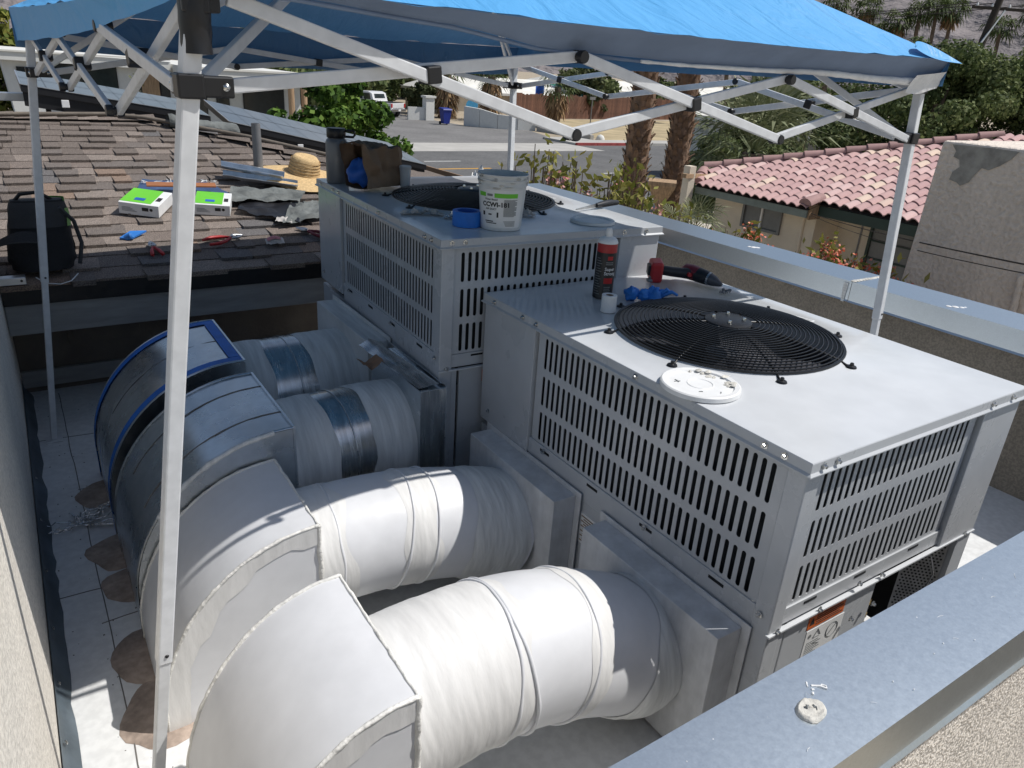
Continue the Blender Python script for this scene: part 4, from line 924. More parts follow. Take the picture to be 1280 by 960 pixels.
# hip-end courses and cap shingles
for r in range(20):
    xx = xh + .01 - r * ex / sl_; zz = ze - .012 + (xh - xx) * pr; y = ye + (xh - xx) + rs.uniform(0, .1)
    while y < 2 * yr_ - ye - (xh - xx):
        w = rs.choice(WID); rest.add([(xx, y, zz + .012), (xx, y + w, zz + .012), (xx - .14, y + w, zz + .030), (xx - .14, y, zz + .030), (xx, y, zz - .004), (xx, y + w, zz - .004)], [(0, 1, 2, 3), (4, 5, 1, 0)]); y += w + .003
obj('shingle_field', rest, 'shingle', hr, kind='stuff')
for i in range(14):
    f = i / 14; x, y = xh - 2.34 * f, ye + 2.34 * f; z = ze + (y - ye) * pr + .012
    if i < 13: obj('ridge_cap', MB().add([(x - .02, y - .11, z - .006), (x + .11, y + .02, z - .006), (x, y, z + .022), (x - .19, y + .06, z + .010), (x - .06, y + .19, z + .010), (x - .17, y + .17, z + .036)], [(0, 2, 5, 3), (2, 1, 4, 5)]), 'shingle', hr)
for i in range(13):
    x = -.34 - .115 * i; obj('ridge_cap', MB().add([(x, yr_ - .11, zr_ - .006), (x, yr_, zr_ + .026), (x, yr_ + .11, zr_ - .006), (x - .15, yr_ - .11, zr_ - .010), (x - .15, yr_, zr_ + .014), (x - .15, yr_ + .11, zr_ - .010)], [(0, 1, 4, 3), (1, 2, 5, 4)]), 'shingle', hr)
# conduit across the roof
tag(obj('roof_conduit', MB().tube([(-1.6, 4.99, 1.06), (-1.22, 5.01, 1.062), (-.62, 5.05, 1.072), (-.42, 4.98, 1.062), (.15, 4.58, .985), (.6, 4.16, .905)], .013, 8), 'house_wall', smooth=60), 'thin brown conduit running along the shingle ridge below the solar panels', 'conduit')
tag(obj('vent_pipe', MB().lathe([(.055, 0), (.028, .03), (.026, .24), (.026, .30), (.021, .30), (.021, .26)], 20, (.034, 3.936, .825)), 'grey_steel', smooth=40), 'short grey vent pipe standing on the shingles left of the straw hat', 'pipe')
# solar arrays
def array(label, x0, z0, x1, z1, y0, dep, rise, ncell, clipx):
    t = thing('solar_panel', label, 'solar panel', ((x0 + x1) / 2, y0, (z0 + z1) / 2), 0, 'solar panels on the shingle roof')
    def P(u, v, d=0): return Vector((x0 + (x1 - x0) * u, y0 + dep * v, z0 + (z1 - z0) * u + rise * v - d))
    obj('panel_frame', MB().add([P(0, 0, .004), P(1, 0, .004), P(1, 1, .004), P(0, 1, .004), P(0, 0, .045), P(1, 0, .045), P(1, 1, .045), P(0, 1, .045)], [(0, 1, 2, 3), (7, 6, 5, 4), (4, 5, 1, 0), (5, 6, 2, 1), (6, 7, 3, 2), (7, 4, 0, 3)]), 'pv_frame', t)
    for v0 in (0, 1):
        for k in range(ncell):
            g = .006
            obj('solar_cell', MB().add([P((k + g * 2) / ncell, v0 * .5 + .01), P((k + 1 - g * 2) / ncell, v0 * .5 + .01), P((k + 1 - g * 2) / ncell, v0 * .5 + .49), P((k + g * 2) / ncell, v0 * .5 + .49)], [(0, 1, 2, 3)]), 'pv', t)
    obj('edge_strip', MB().beam(P(0, 0, -.001), P(1, 0, -.001), .004, .008), 'alu', t); obj('edge_strip', MB().beam(P(0, .01, -.001), P(0, 1, -.001), .004, .008), 'alu', t)
    for u in (.12, .5, .88):
        q = P(u, .15, .045); obj('mount_post', MB().box((q.x - .015, q.y - .015, min(q.z - .03, rz_(min(yr_, q.y)) - .1)), (q.x + .015, q.y + .015, q.z)), 'pv_frame', t)
    obj('under_panel_shade', MB().add([P(.005, .02, .046), P(.995, .02, .046), P(.995, .02, .13), P(.005, .02, .13)], [(3, 2, 1, 0)]), 'pv_frame', t)  # black sheet standing in for the shade under the panel edge
    for u in clipx:
        q = P(u, .0, .055); obj('junction_clip', MB().box((q.x - .022, q.y - .01, q.z - .045), (q.x + .022, q.y + .0, q.z + .002)), 'white', t, bevel=.003)
array('upper left solar panel on the roof ridge, seen edge-on', -1.078, 1.23, .049, 1.065, 5.17, .8, .052, 8, (.205,))
array('longer solar panel sloping down to the right behind the straw hat', .179, 1.029, 1.785, .707, 5.17, .8, .10, 11, (.32,))
ms_ = thing('mesh_roll', 'black crumpled mesh lying on the ridge between the solar panels', 'mesh', (-.02, 4.93, 1.02))
obj('mesh', MB().grid(lambda u, v: (-.28 + .42 * u, 4.92 + .07 * math.cos(v * 6.28) - .12 * u, 1.045 - .05 * u + .045 * math.sin(v * 6.28) + .02 * n1(u * 7, v * 4)), 16, 10), 'dark_paper', ms_, smooth=60)

# ------------------------------------------------------------------ things lying on the shingles
Q = Quaternion((1, 0, 0), tilt)
def RP(x, y, h=0):
    """a point h above the shingle plane"""
    n = Q @ Vector((0, 0, 1)); return Vector((x, y, rz_(y) + .004)) + n * h
def carton(label, x, y, rz, w, d, h):
    t = thing('supply_box', label, 'box', RP(x, y), 0, 'green topped supply boxes')
    q = Q @ Quaternion((0, 0, 1), rz); o_ = RP(x, y)
    def P(a, b_, c): return o_ + q @ Vector((a, b_, c))
    def quad(a, b_, c, d_): return [P(*a), P(*b_), P(*c), P(*d_)]
    b = MB().add([P(i, j, k) for k in (0, h) for i, j in ((-w / 2, -d / 2), (w / 2, -d / 2), (w / 2, d / 2), (-w / 2, d / 2))], [(3, 2, 1, 0), (4, 5, 6, 7), (0, 1, 5, 4), (1, 2, 6, 5), (2, 3, 7, 6), (3, 0, 4, 7)])
    body = obj('carton', b, 'white', t, bevel=.002)
    e = .0012
    obj('top_print', MB().add(quad((-w / 2 + .002, -d * .42, h + e), (w * .28, -d * .42, h + e), (w * .28, d / 2 - .002, h + e), (-w / 2 + .002, d / 2 - .002, h + e)), [(0, 1, 2, 3)]), 'green', t)
    obj('dark_print', MB().add(quad((-w * .2, -d * .28, h + 2 * e), (w * .06, -d * .28, h + 2 * e), (w * .06, -d * .12, h + 2 * e), (-w * .2, -d * .12, h + 2 * e)), [(0, 1, 2, 3)]), 'blue', t)
    obj('dark_print', MB().add(quad((w * .31, -d * .2, h + e), (w * .43, -d * .2, h + e), (w * .43, .04 * d, h + e), (w * .31, .04 * d, h + e)), [(0, 1, 2, 3)]), 'print', t)
    obj('dark_print', MB().add(quad((w * .08, -d / 2 - e, h * .45), (w * .24, -d / 2 - e, h * .45), (w * .24, -d / 2 - e, h * .74), (w * .08, -d / 2 - e, h * .74)), [(0, 1, 2, 3)]), 'print', t)
    obj('dot_print', MB().disc(P(w * .31, -d / 2 - e, h * .6), .0075, 12, q @ Vector((0, -1, 0))), 'print', t)
    b = MB()
    for k in range(4): b.add(quad((-w * .42 , -d / 2 - e, h * (.3 + .1 * k)), (-w * (.05 + .05 * k), -d / 2 - e, h * (.3 + .1 * k)), (-w * (.05 + .05 * k), -d / 2 - e, h * (.34 + .1 * k)), (-w * .42, -d / 2 - e, h * (.34 + .1 * k))), [(0, 1, 2, 3)])
    obj('text_lines', b, 'grey_print', t)
    return t
carton('green and white box left of the front canopy leg on the shingles', -.665, 3.47, -.50, .19, .21, .060)
carton('crushed green and white box right of the front canopy leg on the shingles', -.350, 3.43, -.30, .175, .19, .056)
# straw hat
ht = thing('straw_hat', 'wide straw sun hat lying on the shingles', 'hat', RP(.27, 3.84))
hq = Q @ Quaternion((0, 1, 0), .10); ho = RP(.27, 3.84)
def brim(u, v):
    a = u * 2 * math.pi; r = .090 + .165 * v; return ho + hq @ Vector((r * math.cos(a) * 1.06, r * math.sin(a) * .95, .040 + .010 * math.cos(a * 2 + .6) * v - .028 * v * v + .010 * math.sin(a + 2) * v))
obj('brim', MB().grid(brim, 48, 10), 'straw', ht, smooth=70)
obj('crown', MB().lathe([(.094, .038), (.088, .08), (.080, .125), (.066, .142), (.045, .140), (.0001, .130)], 40, tuple(ho), tuple(hq @ Vector((.02, 0, 1)))), 'straw', ht, smooth=60)
b = MB()
for k in range(5): b.lathe([(.0965 - .0022 * k, .040 + .018 * k), (.0975 - .0022 * k, .045 + .018 * k), (.0950 - .0022 * k, .050 + .018 * k)], 40, tuple(ho), tuple(hq @ Vector((.02, 0, 1))))
obj('woven_band', b, 'straw', ht, smooth=60, kind='stuff')
# sheet-metal offcuts, tar paper
def sheetgrid(pts, nu, nv, amp, h0, seed, fr=4.):
    a, b_, c, d = [RP(*p) for p in pts]
    def f(u, v): return a.lerp(b_, u).lerp(d.lerp(c, u), v) + Q @ Vector((0, 0, h0 + amp * (1 + n1(u * fr + seed, v * fr, seed)) + amp * .4 * n1(u * fr * 3, v * fr * 3, seed)))
    return MB().grid(f, nu, nv)
b = MB(); 
for k, (pts, h) in enumerate((((( -.215, 3.78), (.16, 3.61), (.19, 3.70), (-.19, 3.87)), .035), (((-.20, 3.86), (.10, 3.70), (.14, 3.78), (-.18, 3.95)), .06))):
    a, b1, c1, d1 = [RP(*p) for p in pts]; n_ = Q @ Vector((0, 0, 1))
    m_ = MB().grid(lambda u, v: a.lerp(b1, u).lerp(d1.lerp(c1, u), v) + n_ * (h + .022 * (abs(v - .5) > .3) - .012 * u + .003 * n1(u * 5, v * 3, k)), 20, 8)
    tag(obj('metal_offcut', m_, 'sheet', smooth=35), ('bent galvanized sheet-metal offcut on the shingles, the front one' if k == 0 else 'bent galvanized sheet-metal offcut on the shingles, the rear one by the pipe'), 'sheet metal', 'sheet-metal offcuts')
fs_ = MB()
for i in range(40): 
    p = RP(-.09 + .10 * n1(i * 2.3), 3.97 + .06 * n1(i * 1.7, 4), .03); fs_.add([p + Vector((n1(i, j), n1(i, j, 3), n1(i, j, 6))) * .028 for j in range(3)], [(0, 1, 2)])
tag(obj('foil_heap', fs_, 'foil'), 'glittering heap of crumpled foil beside the vent pipe', 'foil')
tag(obj('tar_paper_sheet', sheetgrid([(-.27, 3.46), (.10, 3.40), (.19, 3.56), (-.20, 3.66)], 26, 16, .022, .012, 2.1), 'dark_paper', smooth=50), 'rumpled grey tar paper sheet under the metal offcuts', 'tar paper')
tag(obj('tar_paper_flap', sheetgrid([(-.08, 3.13), (.20, 3.19), (.26, 3.44), (.06, 3.42)], 24, 16, .020, .010, 7.7), 'dark_paper', smooth=50), 'rumpled grey tar paper sheet nearest the far unit', 'tar paper')
tag(obj('black_film', sheetgrid([(-.25, 3.34), (.02, 3.14), (.14, 3.44), (-.2, 3.47)], 22, 14, .016, .004, 4.4), 'black_film', smooth=50), 'black plastic film lying between the tar paper sheets', 'film')
tag(obj('torn_membrane', sheetgrid([(-.11, 3.16), (-.03, 3.13), (-.01, 3.20), (-.08, 3.22)], 10, 8, .012, .016, 9.1), 'tissue', smooth=50), 'small torn white scrap on the black film', 'scrap')
tag(obj('blue_sheet', sheetgrid([(-.70, 3.62), (-.22, 3.60), (-.30, 3.80), (-.62, 3.86)], 20, 10, .008, .006, 3.3), mat('navy_sheet', (.05, .09, .19), rough=.35, var=.2), smooth=50), 'navy blue sheet lying behind the two green boxes', 'sheet')
b = MB(); rs = random.Random(8)
for k in range(7):
    pts = []; x, y = -.62 + .06 * k, 3.78
    for i in range(9): pts.append(RP(x + .05 * n1(i * .6, k), y + .05 * n1(i * .6, k + 9), .02 + .03 * abs(n1(i * .7, k + 4))))
    b.tube(pts, .0022, 5)
tag(obj('white_wire', b, 'white', kind=None), 'loose white wires curled on the navy sheet', 'wire')
tag(obj('copper_flashing', MB().obox(RP(-.46, 3.645, .055), Q @ Vector((.17, -.02, 0)), Q @ Vector((.003, .028, 0)), Q @ Vector((0, 0, .004))), 'copper', bevel=.001), 'narrow orange copper strip lying behind the green boxes', 'metal strip')
tag(obj('plastic_square', MB().prism([RP(-.845, 3.10, .004), RP(-.80, 3.085, .004), RP(-.72, 3.165, .004), RP(-.79, 3.17, .004)], Q @ Vector((0, 0, .008))), 'bright_blue'), 'small bright blue plastic piece on the shingles', 'plastic piece')
obj_ = SC.objects['plastic_square']
b = MB().lathe([(.016, 0), (.016, .03), (.010, .036), (.0001, .036)], 12, tuple(RP(-.815, 3.105, .006)), (.5, -.4, .3)); obj('knob', b, 'bright_blue', obj_, smooth=40); PW['plastic_square'] = Matrix.Identity(4)
def pliers(label, p, ang, spread, col, l=.17):
    t = thing('pliers', label, 'pliers', RP(*p), 0, 'red handled tools on the shingles')
    o_ = RP(*p, .012); q = Q @ Quaternion((0, 0, 1), ang)
    def P(x, y, z=0): return o_ + q @ Vector((x, y, z))
    for s in (-1, 1):
        obj('handle', MB().tube([P(.012 * s * .3, -.01), P(.016 * s * spread, -.05), P(.022 * s * spread, -.09), P(.018 * s * spread, -l * .72)], [.006, .0085, .009, .007], 8), col, t, smooth=60)
        obj('jaw', MB().tube([P(-.006 * s, -.012), P(.010 * s * spread, .012), P(.006 * s * spread, .035), P(.001 * s, .058)], [.005, .009, .007, .003], 8), 'tin', t, smooth=60)
    obj('pivot', MB().lathe([(.0001, .009), (.008, .009), (.009, .0)], 12, tuple(P(0, 0, 0)), tuple(Q @ Vector((0, 0, 1)))), 'tin', t, smooth=40)
    return t
pliers('red handled cutting pliers standing open near the roof edge left of the front leg', (-.725, 2.98), .05, 1.0, 'red', .13)
pliers('red handled snips lying open right of the front canopy leg', (-.36, 3.03), -1.25, 1.7, 'red', .19)
pliers('red handled pliers beside the corner of the far unit', (.02, 3.06), .75, 1.2, 'dark_red', .19)
pk_ = thing('paper_packet', 'crumpled white and pink packet near the roof edge', 'packet', RP(-.18, 2.955))
obj('packet', MB().grid(lambda u, v: RP(-.225 + .09 * u + .01 * v, 2.92 + .065 * v, .012 + .022 * math.sin(v * 3.14) * math.sin(u * 3.14) + .006 * n1(u * 6, v * 6)), 12, 10), 'tissue', pk_, smooth=40)
obj('pink_print', MB().grid(lambda u, v: RP(-.215 + .065 * u, 2.935 + .03 * v, .017 + .022 * math.sin((.23 + .46 * v) * 3.14) * math.sin((.1 + .7 * u) * 3.14)), 8, 4), mat('pink_print', (.55, .22, .24), rough=.7), pk_, smooth=40)
# backpack / tool bag
bp_ = thing('tool_bag', 'black open tool bag with green panel beside the rear left canopy leg', 'bag', RP(-1.17, 2.80))
bo = Vector((-1.165, 2.86, rz_(2.86)))
def bagsec(u, v, g=0):
    a = u * 2 * math.pi; c_, s_ = math.cos(a), math.sin(a); k = .75
    sx_ = math.copysign(abs(c_) ** k, c_); sy_ = math.copysign(abs(s_) ** k, s_)
    w_ = .122 - .030 * v * v - .012 * (v < .12); d_ = .085 - .045 * v
    return bo + Vector((sx_ * (w_ + g) + .018 * v, sy_ * (d_ + g) + .030 * v, .012 + .27 * v)) + Vector((n1(u * 6, v * 5), n1(u * 6, v * 5, 3), 0)) * .006
obj('bag_body', MB().grid(bagsec, 40, 16).add([bagsec(i / 40, 1) for i in range(40)], [tuple(range(40))]), 'bag', bp_, smooth=60)
obj('open_flap', MB().grid(lambda u, v: bo + Vector((-.135 + .16 * u - .045 * v * (1 - u), -.095 - .055 * v * math.sin(u * 2.6 + .3), .150 + .025 * math.sin(u * 3.1) - .030 * v + .01 * u)), 18, 8), 'bag', bp_, smooth=60)
obj('flap_piping', MB().tube([bo + Vector((-.135 + .16 * u - .045 * (1 - u), -.095 - .055 * math.sin(u * 2.6 + .3), .118 + .025 * math.sin(u * 3.1) + .01 * u)) for u in [i / 18 for i in range(19)]], .003, 6), 'bag_grey', bp_, smooth=60)
obj('grey_panel', MB().grid(lambda u, v: bagsec(.56 + .40 * u, .62 + .36 * v, .006), 22, 8), 'bag_grey', bp_, smooth=60)
obj('green_panel', MB().grid(lambda u, v: bagsec(-.06 + .30 * u, .66 + .36 * v, .007), 16, 8), 'bag_green', bp_, smooth=60)
obj('green_patch', MB().grid(lambda u, v: bagsec(.895 + .05 * u, .62 + .26 * v, .0105), 6, 8), mat('pale_green_patch', (.30, .50, .16), rough=.7), bp_, smooth=60)
obj('strap', MB().tube([bo + Vector((.09, -.05, .26)), bo + Vector((.135, -.03, .2)), bo + Vector((.15, -.04, .11)), bo + Vector((.13, -.07, .03))], .008, 6), 'bag_grey', bp_, smooth=60)
obj('carry_handle', MB().tube([bo + Vector((-.06, .03, .275)), bo + Vector((-.035, .02, .305)), bo + Vector((.03, .02, .312)), bo + Vector((.07, .03, .28))], .008, 6), 'bag', bp_, smooth=60)
obj('cord', MB().tube([(-1.20, 2.735, .62), (-1.17, 2.69, .605), (-1.12, 2.68, .60), (-1.08, 2.70, .605), (-1.05, 2.75, .62)], .0022, 5), 'white', bp_, smooth=60)
mb_ = thing('metal_bar', 'white metal bar end lying at the roof edge by the left wall', 'bar', (-1.4, 2.72, .62))
obj('bar', MB().box((-1.75, 2.70, .604), (-1.235, 2.745, .634)), 'alu', mb_, bevel=.002)
obj('bar_hole', MB().disc((-1.25, 2.699, .62), .005, 10, (0, -1, 0)), 'print', mb_)
mb2 = thing('metal_bar', 'pale metal flashing at the roof ridge on the far left edge', 'bar', (-1.5, 5.65, 1.15))
obj('bar', MB().box((-1.9, 5.60, 1.10), (-1.06, 5.72, 1.15)), 'alu', mb2, bevel=.002)

# ------------------------------------------------------------------ things on the farther unit
ZB = 1.0285
def wrapquad(cx, cy, rf, a0, a1, z0, z1, off=.0006, n=12, nz_=1):
    return MB().grid(lambda u, v: (cx + (rf(z0 + (z1 - z0) * v) + off) * math.cos(a0 + (a1 - a0) * u), cy + (rf(z0 + (z1 - z0) * v) + off) * math.sin(a0 + (a1 - a0) * u), z0 + (z1 - z0) * v), n, nz_)
bx, by = .116, 1.345
pail = thing('sealant_pail', 'white one gallon duct sealant pail with a green stripe, open', 'pail', (bx, by, ZB))
def rb(z): return .0665 + .0135 * (z - ZB) / .187
obj('bucket', MB().lathe([(.0001, 0), (.0655, 0), (.0670, .004), (.0775, .150), (.0790, .151), (.0790, .156), (.0778, .158), (.0784, .168), (.0815, .169), (.0815, .174), (.0795, .176), (.0800, .186), (.0825, .187), (.0825, .191), (.0775, .191), (.0755, .150), (.066, .01), (.0001, .01)], 48, (bx, by, ZB)), 'bucket', pail, smooth=35)
obj('sealant', MB().lathe([(.0765, .158), (.06, .152), (.0001, .150)], 32, (bx, by, ZB)), 'smear', pail, smooth=60)
b = MB(); rs = random.Random(2)
for i in range(34):
    a = rs.uniform(0, 6.28); z = .145 + rs.uniform(0, .045); r_ = .0825 + (.0 if z > .165 else -.003); w_ = rs.uniform(.01, .03); h_ = rs.uniform(.003, .009)
    b.grid(lambda u, v: (bx + (r_ + .0018 * math.sin(3.14 * v)) * math.cos(a + (u - .5) * w_ / .08), by + (r_ + .0018 * math.sin(3.14 * v)) * math.sin(a + (u - .5) * w_ / .08), ZB + z + h_ * (v - .5) * math.sin(3.14 * (.15 + .7 * u))), 5, 4)
obj('sealant_smear', b, 'smear', pail, smooth=60, kind='stuff')
A0 = math.atan2(-.7095 - by, -1.206 - bx)
obj('label', wrapquad(bx, by, rb, A0 - 1.15, A0 + 1.05, ZB + .012, ZB + .142, .0005, 24), 'white', pail)
obj('green_stripe', wrapquad(bx, by, rb, A0 - 1.15, A0 - .74, ZB + .117, ZB + .131, .0011, 8), 'green', pail)
obj('green_stripe', wrapquad(bx, by, rb, A0 - .32, A0 + .72, ZB + .116, ZB + .131, .0011, 16), 'green', pail)
obj('stripe_print', wrapquad(bx, by, rb, A0 - .66, A0 - .40, ZB + .120, ZB + .128, .0011, 6), 'grey_print', pail)
def ptext(txt, size, da, z, bold=.0): return text_mb(txt, size, (0, 0, ZB + z), (1, 0, 0), (0, 0, 1), wrap=(bx, by, lambda zz: rb(zz) + .0012, A0 + da), bold=bold)
obj('product_name', ptext('CCWI-181', .0215, -.93, .085, .0009), 'print', pail)
obj('small_text', join(ptext('Water Based', .0085, -.78, .1065, .0002), ptext('AIR DUCT', .0085, -.74, .0735, .0002), ptext('SEALANT', .0075, -.14, .0735, .0002) if False else MB()), 'print', pail)
b = MB()
for k in range(17):
    z = .052 + .0035 * k; e = A0 + .72 - .10 * ((k * 7) % 5 == 0); m_ = wrapquad(bx, by, rb, A0 + .10, e, ZB + z, ZB + z + .0022, .0011, 8); b.add(m_.v, m_.f)
for k in range(6):
    z = .018 + .0034 * k; m_ = wrapquad(bx, by, rb, A0 + .22 - .02 * k, A0 + .70, ZB + z, ZB + z + .0016, .0011, 6); b.add(m_.v, m_.f)
obj('fine_print', b, 'grey_print', pail, kind='stuff')
b = MB()
for a0, a1, z0, z1 in ((-.92, -.80, .052, .066), (-.60, -.44, .055, .060), (-.20, -.12, .048, .066), (-.78, -.36, .032, .0355), (-.74, -.20, .026, .029)):
    m_ = wrapquad(bx, by, rb, A0 + a0, A0 + a1, ZB + z0, ZB + z1, .0011, 5); b.add(m_.v, m_.f)
obj('fine_print', b, 'print', pail, kind='stuff')
pail.scale = (1, 1, .92)
def tape_roll(name, label, x, y, z, r, ri, h, m_, core='kraft'):
    t = thing(name, label, 'tape', (x, y, z))
    obj('roll', MB().lathe([(ri, 0), (r, 0), (r, h), (ri, h), (ri, 0)], 40, (x, y, z)), m_, t, smooth=40, bevel=.0008)
    obj('core', MB().lathe([(ri - .003, .001), (ri - .0002, .001), (ri - .0002, h - .001), (ri - .003, h - .001), (ri - .003, .001)], 32, (x, y, z)), core, t, smooth=40)
    return t
tape_roll('tape_roll', 'blue masking tape roll lying against the sealant pail', .022, 1.405, ZB, .048, .036, .049, 'blue_tape', 'blue')
wb = thing('water_bottle', 'grey steel water bottle with black cap at the far corner', 'bottle', (-.068, 2.345, ZB))
obj('bottle', MB().lathe([(.0001, 0), (.042, 0), (.0445, .004), (.0445, .158), (.041, .170), (.034, .177), (.033, .182), (.0001, .182)], 32, (-.068, 2.345, ZB)), 'grey_steel', wb, smooth=40)
obj('cap', MB().lathe([(.037, .179), (.039, .182), (.039, .213), (.036, .217), (.0001, .217)], 28, (-.068, 2.345, ZB)), 'black_plastic', wb, smooth=40)
obj('carry_loop', MB().tube([(-.038, 2.325, ZB + .209), (-.008, 2.305, ZB + .209), (-.004, 2.302, ZB + .194), (-.010, 2.306, ZB + .185), (-.036, 2.324, ZB + .185)], .005, 8), 'black_plastic', wb, smooth=60)
pb = thing('paper_bag', 'crumpled brown paper bag lying open with blue plastic inside', 'bag', (.05, 2.18, ZB))
bd = Vector((.93, .36, 0)).normalized(); bn = Vector((-bd.y, bd.x, 0)); bo2 = Vector((-.066, 2.150, ZB))
def bagf(u, v, s=1.):
    a = 2 * math.pi * u + .78; c_, s_ = math.cos(a), math.sin(a); q = max(abs(c_), abs(s_)) ** .8
    hw, hh = .062 * (1 - .05 * v), .088 * (1 - .12 * v)
    cr_ = .026 * n1(u * 7 + 2, v * 4, 3) + .013 * n1(u * 15, v * 9, 7) + .007 * abs(n1(u * 30, v * 19, 7))
    p = bo2 + bd * (.205 * v - .035 * max(0, s_) * (1 - v) ** 2) + bn * ((hw * s + cr_) * c_ / q) + Vector((0, 0, .004 + hh + (hh * s + cr_ * (s_ > -.3)) * s_ / q))
    p.z = max(p.z, ZB + .001 * (2 - s)); return p
obj('bag_side', MB().grid(bagf, 48, 20), 'kraft', pb, smooth=40)
obj('bag_bottom', MB().add([bagf(i / 48, 1) for i in range(48)], [tuple(range(48))]), 'kraft', pb)
obj('red_print', MB().grid(lambda u, v: bagf(.72 + .14 * u, .45 + .42 * v, 1.03), 8, 8), mat('faded_red_print', (.27, .075, .05), rough=.85), pb, smooth=40)
obj('red_print', MB().grid(lambda u, v: bagf(.90 + .08 * u, .50 + .38 * v, 1.03), 6, 8), SC.objects['red_print'].data.materials[0], pb, smooth=40)
tag(obj('blue_plastic_bundle', MB().grid(lambda u, v: bo2 + bd * .035 + Vector((0, 0, .064)) + Vector((math.cos(u * 6.283) * math.sin(v * 3.1416) * .060, math.sin(u * 6.283) * math.sin(v * 3.1416) * .050, math.cos(v * 3.1416) * .052)) * (1 + .35 * n1(u * 6, v * 5, 2)), 24, 14), 'blue', smooth=60), 'crumpled blue plastic stuffed in the mouth of the brown bag', 'plastic')
fc = thing('plastic_cup', 'small frosted plastic cup behind the fan guard by the brown bag', 'cup', (.145, 2.135, ZB))
obj('cup', MB().lathe([(.0001, .001), (.019, .001), (.0235, .088), (.0225, .088), (.018, .004), (.0001, .004)], 24, (.145, 2.135, ZB)), 'clearcup', fc, smooth=40)
obj('cup_lid', MB().lathe([(.0001, .093), (.022, .093), (.025, .090), (.025, .084)], 24, (.145, 2.135, ZB)), 'clearcup', fc, smooth=40)
def crumple(name, label, x, y, l, w, h, ang, seed, m_='tissue', cat='wrapper', z=ZB):
    t = MB().grid(lambda u, v: Vector((x, y, z)) + Matrix.Rotation(ang, 3, 'Z') @ Vector(((u - .5) * l + .012 * n1(v * 4, seed), (v - .5) * w + .012 * n1(u * 5, seed, 2), .003 + h * abs(n1(u * 4.3 + seed, v * 3.1, seed)) * 2 * math.sin(math.pi * u) ** .5)), 16, 10)
    return tag(obj(name, t, m_, smooth=30), label, cat)
crumple('paper_wrapper', 'crumpled pale paper wrapper in front of the far fan guard', -.035, 1.615, .15, .055, .022, -.45, 3.1)
crumple('paper_wrapper', 'small grey foil wrapper next to the blue tape roll', .035, 1.52, .06, .035, .016, -.5, 6.7, 'foil')
crumple('paper_wrapper', 'crumpled pinkish wrapper to the right of the sealant pail', .315, 1.49, .065, .045, .03, -.3, 9.3)
ld = thing('pail_lid', 'grey pail lid lying flat near the right edge of the farther unit', 'lid', (.50, 1.335, ZB))
obj('lid_disc', MB().lathe([(.0001, .006), (.060, .006), (.063, .010), (.075, .011), (.079, .009), (.080, .0), (.0001, .0)], 40, (.50, 1.335, ZB)), 'bucket', ld, smooth=35)
kn = thing('drywall_saw', 'jab saw with black handle lying near the right edge of the farther unit', 'saw', (.7, 1.55, ZB))
obj('handle', MB().tube([(.685, 1.545, ZB + .014), (.72, 1.555, ZB + .015), (.77, 1.568, ZB + .017), (.825, 1.583, ZB + .014)], [.009, .0125, .0135, .010], 10), 'black_plastic', kn, smooth=60)
obj('blade', MB().add([(.69, 1.546, ZB + .006), (.69, 1.546, ZB + .022), (.565, 1.517, ZB + .006), (.565, 1.517, ZB + .010), (.69, 1.5485, ZB + .006), (.69, 1.5485, ZB + .022), (.565, 1.5195, ZB + .006), (.565, 1.5195, ZB + .010)], [(0, 2, 3, 1), (4, 5, 7, 6), (1, 3, 7, 5), (0, 4, 6, 2)]), 'tin', kn)
crumple('white_rag', 'white rag bunched at the back corner below the rear canopy leg', .80, 2.62, .09, .07, .05, .3, 12.2, 'white', 'rag', .99)

# ------------------------------------------------------------------ things on the nearer unit
ZA = .8515
cx_, cy_ = .33, 1.045
can = thing('spray_can', 'black and red spray adhesive can with a white nozzle', 'spray can', (cx_, cy_, ZA))
def rc(z): return .0318
obj('can_body', MB().lathe([(.0001, 0), (.030, 0), (.0325, .002), (.0325, .005), (.0318, .007), (.0318, .15)], 36, (cx_, cy_, ZA)), 'black_plastic', can, smooth=40)
obj('red_band', MB().lathe([(.0319, .15), (.0319, .176), (.0312, .178)], 36, (cx_, cy_, ZA)), 'red', can, smooth=40)
obj('can_shoulder', MB().lathe([(.0325, .178), (.0325, .181), (.028, .190), (.018, .1965), (.013, .198), (.013, .200)], 36, (cx_, cy_, ZA)), 'white', can, smooth=40)
obj('nozzle', MB().lathe([(.011, .199), (.0115, .21), (.0085, .222), (.007, .224), (.0001, .224)], 20, (cx_, cy_, ZA)), 'white', can, smooth=40)
AC_ = math.atan2(-.7095 - cy_, -1.206 - cx_)
def ctext(txt, size, da, z, bold=.0002): return text_mb(txt, size, (0, 0, ZA + z), (1, 0, 0), (0, 0, 1), wrap=(cx_, cy_, .0323, AC_ + da), bold=bold)
obj('can_text', join(ctext('Super', .0150, -.02, .094), ctext('Strong', .0150, -.06, .080)), 'white', can)
obj('red_patch', wrapquad(cx_, cy_, rc, AC_ - .02, AC_ + .95, ZA + .052, ZA + .070, .0007, 12), 'red', can)
obj('red_patch', wrapquad(cx_, cy_, rc, AC_ + .18, AC_ + .72, ZA + .128, ZA + .140, .0007, 8), 'red', can)
b = MB()
for k in range(15): m_ = wrapquad(cx_, cy_, rc, AC_ - 1.0 - .1 * (k % 2), AC_ - .34 - .12 * (k % 3), ZA + .016 + .0082 * k, ZA + .0178 + .0082 * k, .0007, 6); b.add(m_.v, m_.f)
